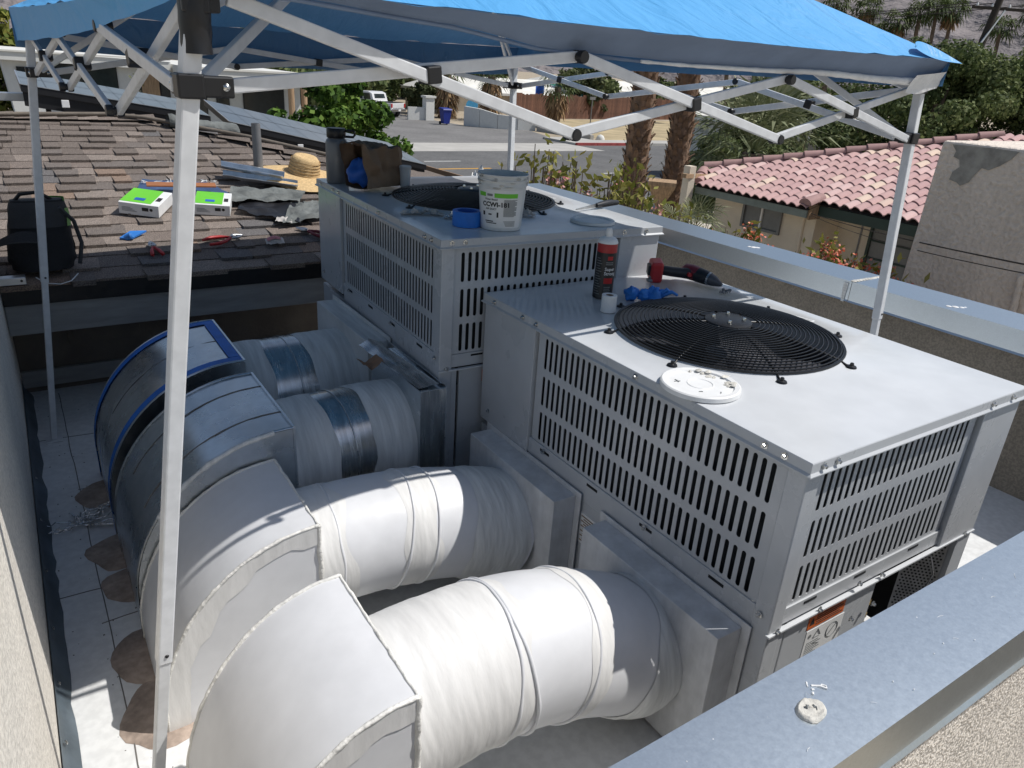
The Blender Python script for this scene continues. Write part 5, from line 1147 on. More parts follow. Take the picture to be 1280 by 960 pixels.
for k in range(5): m_ = wrapquad(cx_, cy_, rc, AC_ + .05, AC_ + .75 - .1 * (k % 2), ZA + .016 + .006 * k, ZA + .0178 + .006 * k, .0007, 6); b.add(m_.v, m_.f)
for k in range(2): m_ = wrapquad(cx_, cy_, rc, AC_ + .05, AC_ + .8, ZA + .113 + .006 * k, ZA + .1155 + .006 * k, .0007, 6); b.add(m_.v, m_.f)
obj('fine_print', b, 'grey_print', can, kind='stuff')
tape_roll('tape_roll', 'white tape roll standing in front of the spray can', .247, .915, ZA, .0235, .012, .052, 'white', 'kraft')
gl = thing('rubber_glove', 'crumpled bright blue rubber gloves on the lid behind the fan guard', 'gloves', (.42, .965, ZA))
for k, (x, y, r) in enumerate(((.40, .985, .022), (.43, .955, .020), (.455, .935, .024))):
    obj('glove', MB().grid(lambda u, v: Vector((x, y, ZA + r * .9)) + Vector((math.cos(u * 6.283) * math.sin(v * 3.1416), math.sin(u * 6.283) * math.sin(v * 3.1416), -math.cos(v * 3.1416))) * r * (1 + .55 * n1(u * 5 + k * 3, v * 4, k) + .2 * n1(u * 13, v * 11, k)), 28, 18), 'bright_blue', gl, smooth=50)
b = MB()
for k in range(5): obj('glove_finger', MB().tube([(.45 + .006 * k, .94 - .004 * k, ZA + .02), (.452 + .010 * k, .945 - .012 * k, ZA + .040 + .006 * (k % 2)), (.456 + .013 * k, .95 - .016 * k, ZA + .050 - .005 * k)], [.007, .0065, .004], 8), 'bright_blue', gl, smooth=60)
dr = thing('cordless_drill', 'red and black cordless drill lying on its side', 'drill', (.70, 1.08, ZA))
hd_ = Vector((.80, -.60, 0)).normalized()
obj('battery', MB().obox((.650, 1.140, ZA + .036), Vector((.55, .83, .1)).normalized() * .034, Vector((.8, -.55, .05)).normalized() * .022, Vector((0, 0, .036))), 'red', dr, bevel=.008)
obj('battery_face', MB().obox((.627, 1.150, ZA + .040), Vector((.55, .83, .1)).normalized() * .018, Vector((.8, -.55, .05)).normalized() * .006, Vector((0, 0, .018))), 'black_plastic', dr, bevel=.003)
obj('handle', MB().tube([(.660, 1.130, ZA + .040), (.695, 1.105, ZA + .036), (.725, 1.085, ZA + .034), (.748, 1.070, ZA + .034)], [.017, .0175, .018, .021], 14), 'black_plastic', dr, smooth=60)
obj('motor_housing', MB().tube([(.752, 1.108, ZA + .036), (.756, 1.095, ZA + .037), (.762, 1.068, ZA + .036), (.768, 1.045, ZA + .034)], [.016, .026, .028, .026], 18), 'dark_red', dr, smooth=60)
obj('gear_case', MB().tube([(.766, 1.052, ZA + .034), (.774, 1.022, ZA + .031), (.779, 1.005, ZA + .028)], [.0265, .0255, .023], 18), 'black_plastic', dr, smooth=50)
obj('trigger', MB().tube([(.735, 1.060, ZA + .034), (.728, 1.048, ZA + .034)], [.009, .007], 10), 'red', dr, smooth=60)
obj('clutch_ring', MB().tube([(.7785, 1.008, ZA + .0285), (.7805, 1.001, ZA + .0275)], [.0235, .0235], 24), 'tin', dr, smooth=40)
obj('chuck', MB().tube([(.7805, 1.001, ZA + .0275), (.784, .988, ZA + .025), (.789, .968, ZA + .020), (.793, .955, ZA + .0165)], [.0215, .020, .012, .006], 18), 'blade', dr, smooth=50)
tag(obj('metal_clip', MB().obox((.628, 1.128, ZA + .006), (.018, -.008, 0), (.005, .010, 0), (0, 0, .005)).cyl((.622, 1.13, ZA + .01), (.622, 1.13, ZA + .02), .008), 'grey_steel', bevel=.002), 'small grey metal clip beside the drill battery', 'clip')
rs = random.Random(4)
for k in range(8):
    x, y, a = .770 + rs.uniform(-.02, .02), .922 + rs.uniform(-.016, .016), rs.uniform(0, 6.28)
    up_ = Vector((math.cos(a) * .6, math.sin(a) * .6, rs.uniform(.1, 1))).normalized()
    s_ = MB().lathe([(.0001, 0), (.0022, .002), (.0022, .014), (.005, .0145), (.005, .018), (.0001, .019)], 7, (x, y, ZA + .003), tuple(up_))
    tag(obj('screw', s_, 'grey_steel', smooth=40), 'small screw in the pile near the drill tip', 'screw', 'loose screws on the lid')
wl = thing('white_pail_lid', 'round white pail lid smeared with sealant at the edge of the near unit', 'lid', (.068, .362, ZA))
obj('lid_disc', MB().lathe([(.0001, .008), (.028, .008), (.030, .0095), (.032, .008), (.076, .008), (.079, .012), (.090, .0135), (.0935, .011), (.0945, .001), (.092, .0), (.0001, .0)], 56, (.068, .362, ZA)), 'white', wl, smooth=35)
b = MB(); rs = random.Random(6)
for k in range(15):
    a = rs.uniform(-.7, 1.2); r = rs.uniform(.058, .086); x, y = .068 + r * math.cos(a), .362 + r * math.sin(a); s = rs.uniform(.003, .008); n = 9
    ring = [(x + s * (1 + .5 * n1(t, k)) * math.cos(t) * 1.5, y + s * (1 + .5 * n1(t + 3, k)) * math.sin(t), ZA + (.0085 if r < .075 else .0125)) for t in [2 * math.pi * j / n for j in range(n)]]
    b.add(ring + [(x, y, ring[0][2] + .003 + .003 * rs.random())], [(j, (j + 1) % n, n) for j in range(n)])
obj('sealant_smear', b, 'smear', wl, smooth=50, kind='stuff')
b = MB()
for (x0, y0, x1, y1) in ((.02, .40, .035, .395), (.027, .392, .03, .408), (.03, .33, .038, .325), (.07, .30, .075, .305)):
    b.tube([(x0, y0, ZA + .0088), ((x0 + x1) / 2 + .002, (y0 + y1) / 2, ZA + .009), (x1, y1, ZA + .0088)], .0011, 5)
obj('scratch', b, 'grey_print', wl, kind='stuff')

# ------------------------------------------------------------------ ground, street and lots
b = MB(); N_ = 40
b.grid(lambda u, v: (-900 + 3400 * u, -900 + 3400 * v, GZ), N_, N_)
struct('ground', b, 'dirt')
def flat(x0, y0, x1, y1, z): return MB().add([(x0, y0, z), (x1, y0, z), (x1, y1, z), (x0, y1, z)], [(0, 1, 2, 3)])
struct('street', flat(-120, 20.5, 400, 36.2, GZ + .006), 'asphalt')
struct('side_street', MB().add([(13.5, 40.3, GZ + .006), (30.2, 40.3, GZ + .006), (33.5, 50.2, GZ + .006), (29.2, 52.2, GZ + .006), (27.0, 90, GZ + .006), (14.0, 90, GZ + .006), (16.0, 62, GZ + .006)], [(0, 1, 2, 3, 4, 5, 6)]), 'asphalt_old')
struct('concrete_apron', flat(-60, 36.2, 30.0, 40.3, GZ + .008), 'concrete')
struct('sidewalk', MB().box((30.0, 39.3, GZ), (300, 41.2, GZ + .15)).box((30.0, 41.2, GZ), (33, 43, GZ + .15)), 'concrete')
struct('near_sidewalk', MB().box((-60, 18.6, GZ), (300, 20.4, GZ + .14)), 'concrete')
cbn = 0
for i in range(30):
    x0 = 30.0 + 1.7 * i
    struct('curb', MB().box((x0 + .01, 39.05, GZ), (x0 + 1.69, 39.28, GZ + .17)), 'red_curb' if 0 <= i < 3 else 'concrete')
struct('gutter', flat(30, 36.2, 300, 39.05, GZ + .007), 'asphalt')
struct('dry_lot', MB().add([(34.5, 41.3, GZ + .01), (90, 41.3, GZ + .01), (90, 66, GZ + .01), (42, 61.5, GZ + .01)], [(0, 1, 2, 3)]), 'dry')
struct('gravel_yard', flat(2.5, 6.5, 60, 18.5, GZ + .01), 'gravel')
for x0, x1, y, m_ in ((15.4, 17.4, 32.1, 'line_white'), (22.6, 24.6, 27.3, 'line_white'), (29.8, 31.8, 27.3, 'line_white'), (36.8, 38.8, 27.3, 'line_white')):
    struct('lane_mark', flat(x0, y, x1, y + .16, GZ + .012), m_)
struct('yellow_line', flat(-20, 29.5, 17.6, 29.75, GZ + .012), 'line_yellow')

# mountains
b = MB()
def mtn(u, v):
    az = R(-25 + 115 * u); d = 1500 + 1300 * v; x, y = d * math.sin(az), d * math.cos(az)
    rdg = (v if v < .55 else 1.1 - v) / .55; k = .62 + .38 * min(1, max(0, (u - .30) / .42))
    fall = 1 - .62 * min(1, max(0, (u - .765) / .02)) if u < .80 else .42 + .05 * math.sin(u * 40)
    h = rdg * 325 * k * (1 + .30 * n1(u * 9, v * 2, 3) + .14 * n1(u * 26, v * 6, 5)) + 40 * rdg * n1(u * 60, v * 14, 8)
    return (x, y, GZ + max(0, h) - 4)
b.grid(mtn, 220, 30, flip=True)
struct('mountain', b, 'rock', smooth=180)

# ------------------------------------------------------------------ plants
def leafcloud(clumps, n, size, rs, flat_=.0, elong=1.6):
    """many small leaf faces in clumps; tone per leaf"""
    b = MB(); b.tone = []; V = b.v; F = b.f
    tot = sum(c[3] ** 2 for c in clumps)
    for (cx, cy, cz, r, squash) in clumps:
        k = int(n * r * r / tot); ct = rs.uniform(-.18, .18)
        for _ in range(k):
            th = rs.uniform(0, 6.283); ph = math.acos(rs.uniform(-1, 1)); rr = r * (rs.random() ** .28)
            d = Vector((math.sin(ph) * math.cos(th), math.sin(ph) * math.sin(th), math.cos(ph)))
            p = Vector((cx, cy, cz)) + Vector((d.x * rr, d.y * rr, d.z * rr * squash))
            nrm = (d + Vector((rs.gauss(0, .7), rs.gauss(0, .7), rs.gauss(.25, .6)))).normalized()
            t = nrm.orthogonal().normalized(); t = Quaternion(nrm, rs.uniform(0, 6.283)) @ t; w = nrm.cross(t); s = size * rs.uniform(.6, 1.35)
            i = len(V); a = t * s * elong * .5; c = w * s * .5
            V += [tuple(p - a), tuple(p + c), tuple(p + a), tuple(p - c)]; F.append((i, i + 1, i + 2, i + 3)); b.tone.append(min(1, max(0, .5 + ct + rs.gauss(0, .24))))
    return b
def tree(name, label, x, y, z0, crown, n, leaf, m_, trunk_r, seed, group=None, cat='tree', shape='round', limbs=6, bark='bark_thin'):
    """crown = (centre z, rx, ry, rz)"""
    rs = random.Random(seed); cz, rx, ry, rz = crown
    t = thing(name, label, cat, (x, y, z0), 0, group)
    cl = []
    for k in range(60):
        th = rs.uniform(0, 6.283); u = rs.uniform(-.9, 1); q = math.sqrt(max(0, 1 - u * u)); f = rs.uniform(.55, 1.0)
        cl.append((x + rx * q * math.cos(th) * f, y + ry * q * math.sin(th) * f, cz + rz * u * f, min(rx, ry, rz) * rs.uniform(.14, .36), rs.uniform(.7, 1.0)))
    b = MB(); top = cz + rz * .3
    b.tube([(x + .06 * n1(i, seed), y + .06 * n1(i, seed, 4), z0 + (top - z0) * i / 6) for i in range(7)], [trunk_r * (1 - .11 * i) for i in range(7)], 8)
    for k in range(limbs):
        c = cl[k * 4 % len(cl)]; s_ = Vector((x, y, z0 + (cz - z0) * rs.uniform(.45, .9))); e = Vector(c[:3])
        b.tube([s_, s_.lerp(e, .5) + Vector((0, 0, .1 * rz)), e], [trunk_r * .5, trunk_r * .3, trunk_r * .1], 6)
    obj('trunk', b, bark, t, smooth=60)
    o = obj('crown', leafcloud(cl, n, leaf, rs), m_, t, kind=None)
    return t
tree('citrus_tree', 'bushy bright green citrus tree beyond the solar panels', 3.75, 12.6, GZ, (-.35, 1.25, 1.1, 1.65), 11000, .085, 'citrus', .12, 21)
tree('garden_tree', 'yellowish green tree at the far upper left behind the white house', -1.6, 36, GZ, (.2, 2.0, 2.0, 2.9), 5000, .22, 'yellowgreen', .2, 22)
for i, (x, y, cz, rx, rz, sd) in enumerate(((24.5, 18.0, -.3, 3.0, 2.7, 31), (27.2, 14.8, .45, 2.7, 2.9, 32), (30.8, 15.4, .7, 2.9, 2.75, 33), (31.5, 11.4, .6, 3.1, 2.9, 34), (20.5, 17.4, -1.3, 2.3, 1.7, 35))):
    tree('dense_tree', ('dense dark green tree behind the tile roof, under the canopy corner', 'dense dark green tree just right of the canopy corner', 'tall dense dark green tree below the leaning utility pole', 'dense dark green tree at the right edge above the stucco wall', 'low dark green shrub tree behind the silver fan palm')[i], x, y, GZ, (cz, rx, rx, rz), 30000, .10, 'hedge', .22, sd, 'dark trees behind the tile roof')
far = ((25, 88, .4, 5, 3.8, 'far dark green tree behind the truck and the side street', 'hedge'), (33, 90, .2, 5, 3.6, 'far dark green tree behind the skirted palms', 'hedge'), (41, 92, .3, 5, 3.6, 'far olive tree behind the pale gabled house', 'olive'), (30, 73, -.6, 3.2, 2.6, 'dark green tree between the truck and the skirted palms', 'hedge'), (21, 71, -.2, 4.2, 3.4, 'dark green tree behind the parked white truck', 'hedge'), (26.5, 74, -.4, 3.6, 3.2, 'dark green tree right of the white truck', 'hedge'), (16, 66, -.3, 4, 3.2, 'dark green tree left of the white truck', 'hedge'),
       (50.5, 66, -.8, 3.1, 2.6, 'olive green bush tree in front of the brown fence', 'olive'), (46.5, 79, .3, 3.0, 2.6, 'green tree behind the pale gabled roof', 'olive'), (57, 72, .0, 3.4, 2.8, 'dark green tree behind the far end of the brown fence', 'hedge'), (66, 68, -.6, 3.3, 2.4, 'dark green tree left of the two palm trunks', 'hedge'), (74, 62, -.6, 3.6, 2.6, 'dark green tree right of the two palm trunks', 'hedge'), (31.2, 64, -1.3, 1.6, 1.4, 'small green shrub tree behind the blue bin', 'olive'), (86, 60, -.4, 4, 2.8, 'far dark green tree behind the silver fan palm', 'hedge'))
for i, (x, y, cz, r, rz, lb, m_) in enumerate(far): tree('street_tree', lb, x, y, GZ, (cz, r, r, rz), 3600, .34, m_, .25, 50 + i, 'trees across the street')

def frond_fan(b, base, dirv, l, nleaf, wid, droop, rs, tone):
    """a fan-palm leaf: petiole plus a pleated fan of narrow blades"""
    d = Vector(dirv).normalized(); side = d.cross(Vector((0, 0, 1)));
    if side.length < 1e-3: side = Vector((1, 0, 0))
    side.normalize(); upv = side.cross(d); hub = Vector(base) + d * l * .5
    i = len(b.v); w = l * .012
    b.v += [tuple(Vector(base) - side * w), tuple(Vector(base) + side * w), tuple(hub + side * w), tuple(hub - side * w)]; b.f.append((i, i + 1, i + 2, i + 3)); b.tone.append(.35)
    for k in range(nleaf):
        a = (k / (nleaf - 1) - .5) * 2 * 1.9; L_ = l * .55 * (1 - .12 * abs(a)) * rs.uniform(.85, 1.1)
        v = d * math.cos(a) + side * math.sin(a); m1 = hub + v * L_ * .6 + upv * .02 * l; tip = hub + v * L_ + Vector((0, 0, -droop * L_ * rs.uniform(.5, 1.3)))
        s2 = v.cross(upv).normalized() * wid * L_ ; i = len(b.v)
        b.v += [tuple(hub), tuple(m1 - s2), tuple(tip), tuple(m1 + s2)]; b.f.append((i, i + 1, i + 2, i + 3)); b.tone.append(min(1, max(0, tone + rs.gauss(0, .18))))
def palm(name, label, x, y, z0, zt, r0, r1, nf, fl, m_, seed, group=None, lean=(0, 0), skirt=0, boots=False, nleaf=9, wid=.055, droop=.35, up_=.9):
    rs = random.Random(seed); t = thing(name, label, 'palm tree', (x, y, z0), 0, group)
    top = Vector((x + lean[0], y + lean[1], zt)); k = 10
    pts = [Vector((x, y, z0)).lerp(top, i / k) + Vector((.04 * n1(i, seed), .04 * n1(i, seed, 3), 0)) for i in range(k + 1)]
    obj('trunk', MB().tube(pts, [r0 + (r1 - r0) * i / k for i in range(k + 1)], 12 if boots else 7), 'bark' if boots else 'bark_thin', t, smooth=60)
    if boots:
        tot = int((zt - z0) * 46); src = None; bmesh_ = []
        for j in range(4):
            b = MB(); r3 = random.Random(seed * 9 + j); w_ = .07; l_ = .24
            b.add([(-w_, 0, 0), (w_, 0, 0), (w_ * .55, .035, l_ * .55), (-w_ * .55, .035, l_ * .55), (w_ * .30 + .02 * r3.random(), .085, l_ * r3.uniform(.8, 1.05)), (-w_ * .2, .075, l_ * r3.uniform(.75, 1.0)), (-w_ * .6, -.03, l_ * .4), (w_ * .6, -.03, l_ * .4)], [(0, 1, 2, 3), (3, 2, 4, 5), (0, 3, 6), (1, 7, 2), (5, 4, 7, 6)])
            me = bpy.data.meshes.new('boot'); me.from_pydata(b.v, [], b.f); me.materials.append(M['boot']); bmesh_.append(me)
        inv = PW[t.name].inverted(); rest = MB()
        for i in range(tot):
            f = i / tot; z = z0 + (zt - z0) * f; a = i * 2.39996 + rs.uniform(-.2, .2); rad = r0 + (r1 - r0) * f; p = Vector((x, y, z0)).lerp(top, f)
            loc = p + Vector((math.cos(a), math.sin(a), 0)) * rad * .93; mx_ = Matrix.Translation(loc) @ Matrix.Rotation(a - math.pi / 2, 4, 'Z') @ Matrix.Rotation(rs.uniform(-.25, .1), 4, 'X') @ Matrix.Scale(rs.uniform(.8, 1.25), 4)
            if z > -2.2 and i < 299 + int(.2 * tot):
                o = bpy.data.objects.new('leaf_base', rs.choice(bmesh_)); C.objects.link(o); o.parent = t; o.matrix_parent_inverse = inv; o.matrix_basis = mx_
    b = MB(); b.tone = []
    for i in range(nf):
        az = i * 2.39996 + rs.uniform(-.3, .3); el = up_ - (up_ + .75) * (i / nf) + rs.uniform(-.15, .15)
        frond_fan(b, top, (math.cos(az) * math.cos(el), math.sin(az) * math.cos(el), math.sin(el)), fl * rs.uniform(.8, 1.15), nleaf, wid, droop, rs, .5 + .25 * math.sin(el))
    obj('crown', b, m_, t)
    if skirt:
        b = MB(); b.tone = []
        for i in range(int(skirt * 120)):
            az = rs.uniform(0, 6.283); f = rs.random(); z = zt - .2 - f * skirt; rr = r1 + .35 + .55 * (1 - abs(f - .45)); p = Vector((top.x + math.cos(az) * rr * .5, top.y + math.sin(az) * rr * .5, z)); q = Vector((top.x + math.cos(az) * rr, top.y + math.sin(az) * rr, z - rs.uniform(.6, 1.2)))
            s2 = Vector((-math.sin(az), math.cos(az), 0)) * .09; i0 = len(b.v); b.v += [tuple(p), tuple((p + q) / 2 + s2), tuple(q), tuple((p + q) / 2 - s2)]; b.f.append((i0, i0 + 1, i0 + 2, i0 + 3)); b.tone.append(rs.random())
        obj('dead_frond_skirt', b, 'skirt', t)
    return t
M['boot'] = mat('palm_boot', (.22, .135, .082), rough=1., var=.35, vscale=8, objrand=.35, bump=.4, bscale=30)
palm('fan_palm', 'left of two thick shaggy palm trunks beyond the parapet', 10.70, 12.25, GZ, 4.6, .29, .25, 34, 1.7, 'frond', 61, 'thick palm trunks', boots=True, lean=(.30, .35))
palm('fan_palm', 'right of two thick shaggy palm trunks beyond the parapet', 12.45, 12.75, GZ, 5.0, .29, .25, 34, 1.7, 'frond', 62, 'thick palm trunks', boots=True, lean=(.35, .25))
palm('silver_palm', 'low silvery fan palm behind the left end of the tile roof', 16.3, 13.6, GZ, -.25, .3, .3, 54, 2.5, 'greyfrond', 63, None, nleaf=15, wid=.035, droop=.22, up_=1.35)
palm('silver_palm', 'small fan palm by the wooden pedestal', 8.9, 8.6, GZ, -1.0, .12, .12, 18, .85, 'greyfrond', 64, None, nleaf=13, wid=.035, droop=.2, up_=1.3)
palm('skirted_palm', 'left palm with a brown dead-frond skirt across the street', 31.6, 60.0, GZ, .9, .4, .35, 20, 2.2, 'frond', 65, 'skirted palms across the street', skirt=3.2)
palm('skirted_palm', 'right palm with a brown dead-frond skirt across the street', 34.6, 57.6, GZ, .8, .4, .35, 20, 2.2, 'frond', 66, 'skirted palms across the street', skirt=3.2)
palm('fan_palm', 'lone green palm in front of the brown fence across the street', 37.6, 52, GZ, .35, .32, .28, 26, 1.9, 'frond', 67, None, skirt=1.6)
pxs = ((66.2, 55.4, 7.2), (68.3, 53.4, 8.9), (70.0, 52.6, 6.6), (71.6, 50.9, 9.6), (73.0, 51.6, 6.0), (74.4, 49.2, 9.9), (75.6, 48.7, 7.2), (77.3, 47.4, 10.0), (79.0, 46.4, 9.2), (80.0, 45.3, 10.4), (81.6, 44.6, 9.7), (83.5, 40.4, 11.4), (86.2, 38.6, 9.9), (84.9, 37.2, 8.3), (63.8, 57.3, 8.4), (78.1, 49.6, 6.4))
ORD = 'leftmost second third fourth fifth sixth seventh eighth ninth tenth eleventh twelfth thirteenth fourteenth fifteenth rightmost'.split()
for i, (x, y, zt) in enumerate(sorted(pxs, key=lambda q: q[0] / q[1])):
    palm('tall_palm', ('%s tall thin palm of the row below the mountain' % ORD[i]) if i in (0, 15) else ('%s tall thin palm from the left in the row below the mountain' % ORD[i]), x, y, GZ, min(zt, 9.6 + .5 * n1(i * 3.1)) + (-1.3 if i % 4 == 1 else 0), .26, .17, 30, 1.9, 'frond', 80 + i, 'tall palms below the mountain', lean=(-.8 + .25 * n1(i), .3), skirt=.9 if i % 3 == 0 else 0, nleaf=9, wid=.085, droop=.5)

# leafy shrubs just outside the right parapet
def shrub(label, x, y, ztop, spread, nst, seed, flowers=None, leaf=.055):
    rs = random.Random(seed); t = thing('shrub', label, 'shrub', (x, y, GZ), 0, 'shrubs outside the right parapet')
    st = MB(); cl = MB(); cl.tone = []; fl = MB(); fl.tone = []
    for k in range(nst):
        a = rs.uniform(0, 6.283); r = spread * rs.random() ** .5; tp = Vector((x + r * math.cos(a), y + r * math.sin(a), ztop - .35 * r - rs.uniform(0, .38))); bs = Vector((x + .3 * r * math.cos(a), y + .3 * r * math.sin(a), GZ))
        st.tube([bs, bs.lerp(tp, .6) + Vector((0, 0, .1)), tp], [.02, .012, .004], 5)
        for j in range(42):
            f = rs.uniform(.45, 1.02); p = bs.lerp(tp, f) + Vector((rs.gauss(0, .05), rs.gauss(0, .05), rs.gauss(0, .03)))
            d = Vector((rs.gauss(0, 1), rs.gauss(0, 1), rs.gauss(.7, .6))).normalized(); s2 = d.orthogonal().normalized(); s2 = Quaternion(d, rs.uniform(0, 6.28)) @ s2; s = leaf * rs.uniform(.6, 1.3); i = len(cl.v)
            cl.v += [tuple(p), tuple(p + d * s * .8 + s2 * s * .38), tuple(p + d * s * 1.7), tuple(p + d * s * .8 - s2 * s * .38)]; cl.f.append((i, i + 1, i + 2, i + 3)); cl.tone.append(min(1, max(0, .25 + .6 * (f - .45) / .55 + rs.gauss(0, .2))))
        if flowers and rs.random() < flowers[1]:
            for j in range(16):
                p = tp + Vector((rs.gauss(0, .03), rs.gauss(0, .03), rs.gauss(0, .025))); d = Vector((rs.gauss(0, 1), rs.gauss(0, 1), rs.gauss(.3, 1))).normalized(); s2 = d.orthogonal().normalized(); i = len(fl.v); s = .028
                fl.v += [tuple(p), tuple(p + d * s * .7 + s2 * s * .5), tuple(p + d * s * 1.4), tuple(p + d * s * .7 - s2 * s * .5)]; fl.f.append((i, i + 1, i + 2, i + 3)); fl.tone.append(rs.random())
    obj('stem', st, 'bark_thin', t, smooth=60); obj('foliage', cl, 'yellowgreen', t)
    if fl.v: obj('blossom', fl, flowers[0], t)
for a in (('yellow green shrub tips behind the rear canopy leg', 2.85, 5.0, .92, .38, 26, 1, None), ('yellow green shrub with pinkish tips left of the palm trunks', 3.15, 4.72, .83, .42, 34, 2, ('pink', .3)),
          ('leafy shrub in front of the left thick palm trunk', 3.55, 4.5, .75, .42, 34, 3, ('pink', .15)), ('yellow green shrub at the foot of the thick palm trunks', 4.35, 4.75, .40, .45, 36, 4, ('pink', .25)),
          ('low leafy shrub below the wooden pedestal', 5.25, 5.4, .20, .40, 34, 5, None), ('flowering shrub in front of the sliding window', 5.75, 4.92, .06, .42, 34, 6, ('flower', .45)), ('shrub with orange red flowers before the dark framed window', 5.66, 3.62, .14, .42, 46, 7, ('flower', .9)), ('red flowered shrub tips beside the right canopy leg', 5.35, 2.86, .06, .24, 24, 8, ('flower', .8))):
    shrub(*a)

# ------------------------------------------------------------------ clay tile house
th = thing('tile_roof_house', 'tan stucco house with a pink clay tile roof', 'house', (12, 8, GZ))
ex0, ez0, rp0 = 10.4, -.42, .275
def TZ(x): return ez0 + rp0 * (x - ex0)
obj('wall', MB().box((10.9, 7.5, GZ), (17, 9.92, -.36)), 'tan_wall', th)
obj('wall', MB().box((11.6, -2, GZ), (17, 7.499, -.14)), 'tan_wall', th)
obj('roof', MB().add([(10.4, 7.36, TZ(10.4) - .03), (10.4, 10.05, TZ(10.4) - .03), (11.2, 10.62, TZ(11.2) - .03), (15.2, 6.55, TZ(15.2) - .03), (15.2, -3, TZ(15.2) - .03), (10.69, -3, TZ(10.69) - .03), (10.69, 7.36, TZ(10.69) - .03)], [(6, 5, 4, 3, 2, 1, 0)]).add([(11.2, 10.62, TZ(11.2) - .03), (19, 10.62, TZ(11.2) - .05), (15.2, 6.55, TZ(15.2) - .03)], [(0, 1, 2)]).add([(15.2, 6.55, TZ(15.2) - .03), (15.2, -3, TZ(15.2) - .03), (19.5, -3, -.4), (19, 10.6, -.3)], [(0, 1, 2, 3)]), 'tile_base' if 'tile_base' in M else 'shingle_base', th)
obj('fascia_board', MB().box((10.42, 7.40, ez0 - .17), (10.46, 10.04, ez0 - .04)), 'grey_green', th); obj('fascia_board', MB().box((10.70, -3, TZ(10.70) - .22), (10.74, 7.36, TZ(10.70) - .045)), 'dark_green', th)
obj('fascia_board', MB().beam((10.42, 10.06, ez0 - .11), (11.2, 10.64, TZ(11.2) - .11), .13, .04), 'grey_green', th)
obj('fascia_board', MB().box((10.47, 7.37, ez0 - .20), (10.80, 7.41, ez0 + .06)), 'wood', th)
obj('soffit', MB().add([(10.46, 7.4, ez0 - .15), (10.92, 7.4, ez0 - .08), (10.92, 10.0, ez0 - .08), (10.46, 10.0, ez0 - .15)], [(0, 1, 2, 3)]).add([(10.83, -3, TZ(10.75) - .2), (11.62, -3, TZ(10.75) - .1), (11.62, 7.36, TZ(10.75) - .1), (10.83, 7.36, TZ(10.75) - .2)], [(0, 1, 2, 3)]), 'tan_wall', th)
tw, tl = .205, .335
b = MB(); k = 8
def tprof(u): return .055 * math.sin(u * math.pi) ** .8 if u < .62 else .055 * math.sin(.62 * math.pi) ** .8 * (1 - (u - .62) / .38) - .014 * math.sin((u - .62) / .38 * math.pi)
sl2 = math.atan(rp0)
for j, (xx, dz) in enumerate(((-.015, .026), (tl + .03, .0))):
    for i in range(k + 1): b.v.append((xx, (i / k - .5) * tw, tprof(i / k) + dz))
for i in range(k + 1): b.v.append((-.015, (i / k - .5) * tw, tprof(i / k) + .008))
b.f += [(i, k + 1 + i, k + 2 + i, i + 1)[::-1] for i in range(k)] + [(2 * k + 2 + i, i, i + 1, 2 * k + 3 + i)[::-1] for i in range(k)]
tm = bpy.data.meshes.new('roof_tile'); tm.from_pydata(b.v, [], b.f); tm.materials.append(M['tile']); tm.shade_smooth(); tm.set_sharp_from_angle(angle=R(50))
cand = []
for r in range(15):
    x = ex0 - .04 + r * tl * math.cos(sl2)
    y = 10.55
    while y > -2.6:
        hip = 10.05 + (x - 10.4) * .72 if x < 11.2 else 10.62 - 1.02 * (x - 11.2)
        ok = y < hip - .05 and (x > 10.65 or y > 7.42)
        if ok: cand.append((-y + .25 * x, x, y))
        y -= tw
cand.sort(); inv = PW[th.name].inverted(); rest = MB(); rs = random.Random(9)
for i, (_, x, y) in enumerate(cand):
    mx_ = Matrix.Translation((x, y, TZ(x) + .004)) @ Matrix.Rotation(-sl2, 4, 'Y') @ Matrix.Rotation(rs.uniform(-.02, .02), 4, 'Z')
    if i < 299:
        o = bpy.data.objects.new('roof_tile', tm); C.objects.link(o); o.parent = th; o.matrix_parent_inverse = inv; o.matrix_basis = mx_
    else: rest.add([mx_ @ Vector(v) for v in b.v], b.f)
obj('roof_tile_field', rest, 'tile', th, kind='stuff', smooth=50)
capm = MB().grid(lambda u, v: (-.02 + .44 * u, .130 * math.cos(math.pi * v) * (1 - .22 * u), .115 * math.sin(math.pi * v) * (1 - .28 * u) - .02), 2, 8).add([(-.02, .130 * math.cos(math.pi * i / 8), .115 * math.sin(math.pi * i / 8) - .02) for i in range(9)], [tuple(range(9))])
cm = bpy.data.meshes.new('ridge_tile'); cm.from_pydata(capm.v, [], capm.f); cm.materials.append(M['ridge']); cm.shade_smooth(); cm.set_sharp_from_angle(angle=R(50))
def caps(p, q):
    p, q = Vector(p), Vector(q); d = (q - p); n = int(d.length / .40); d.normalize(); y_ = Vector((0, 0, 1)).cross(d).normalized(); z_ = d.cross(y_)
    for i in range(n):
        m3 = Matrix((d, y_, z_)).transposed().to_4x4(); m3.translation = p + d * .40 * i + z_ * .03
        o = bpy.data.objects.new('ridge_tile', cm); C.objects.link(o); o.parent = th; o.matrix_parent_inverse = inv; o.matrix_basis = m3
caps((10.42, 10.06, ez0 + .03), (11.2, 10.62, TZ(11.2) + .03)); caps((11.2, 10.62, TZ(11.2) + .03), (15.2, 6.55, TZ(15.2) + .05)); caps((10.38, 7.42, ez0 + .06), (10.85, 7.42, TZ(10.75) + .08))
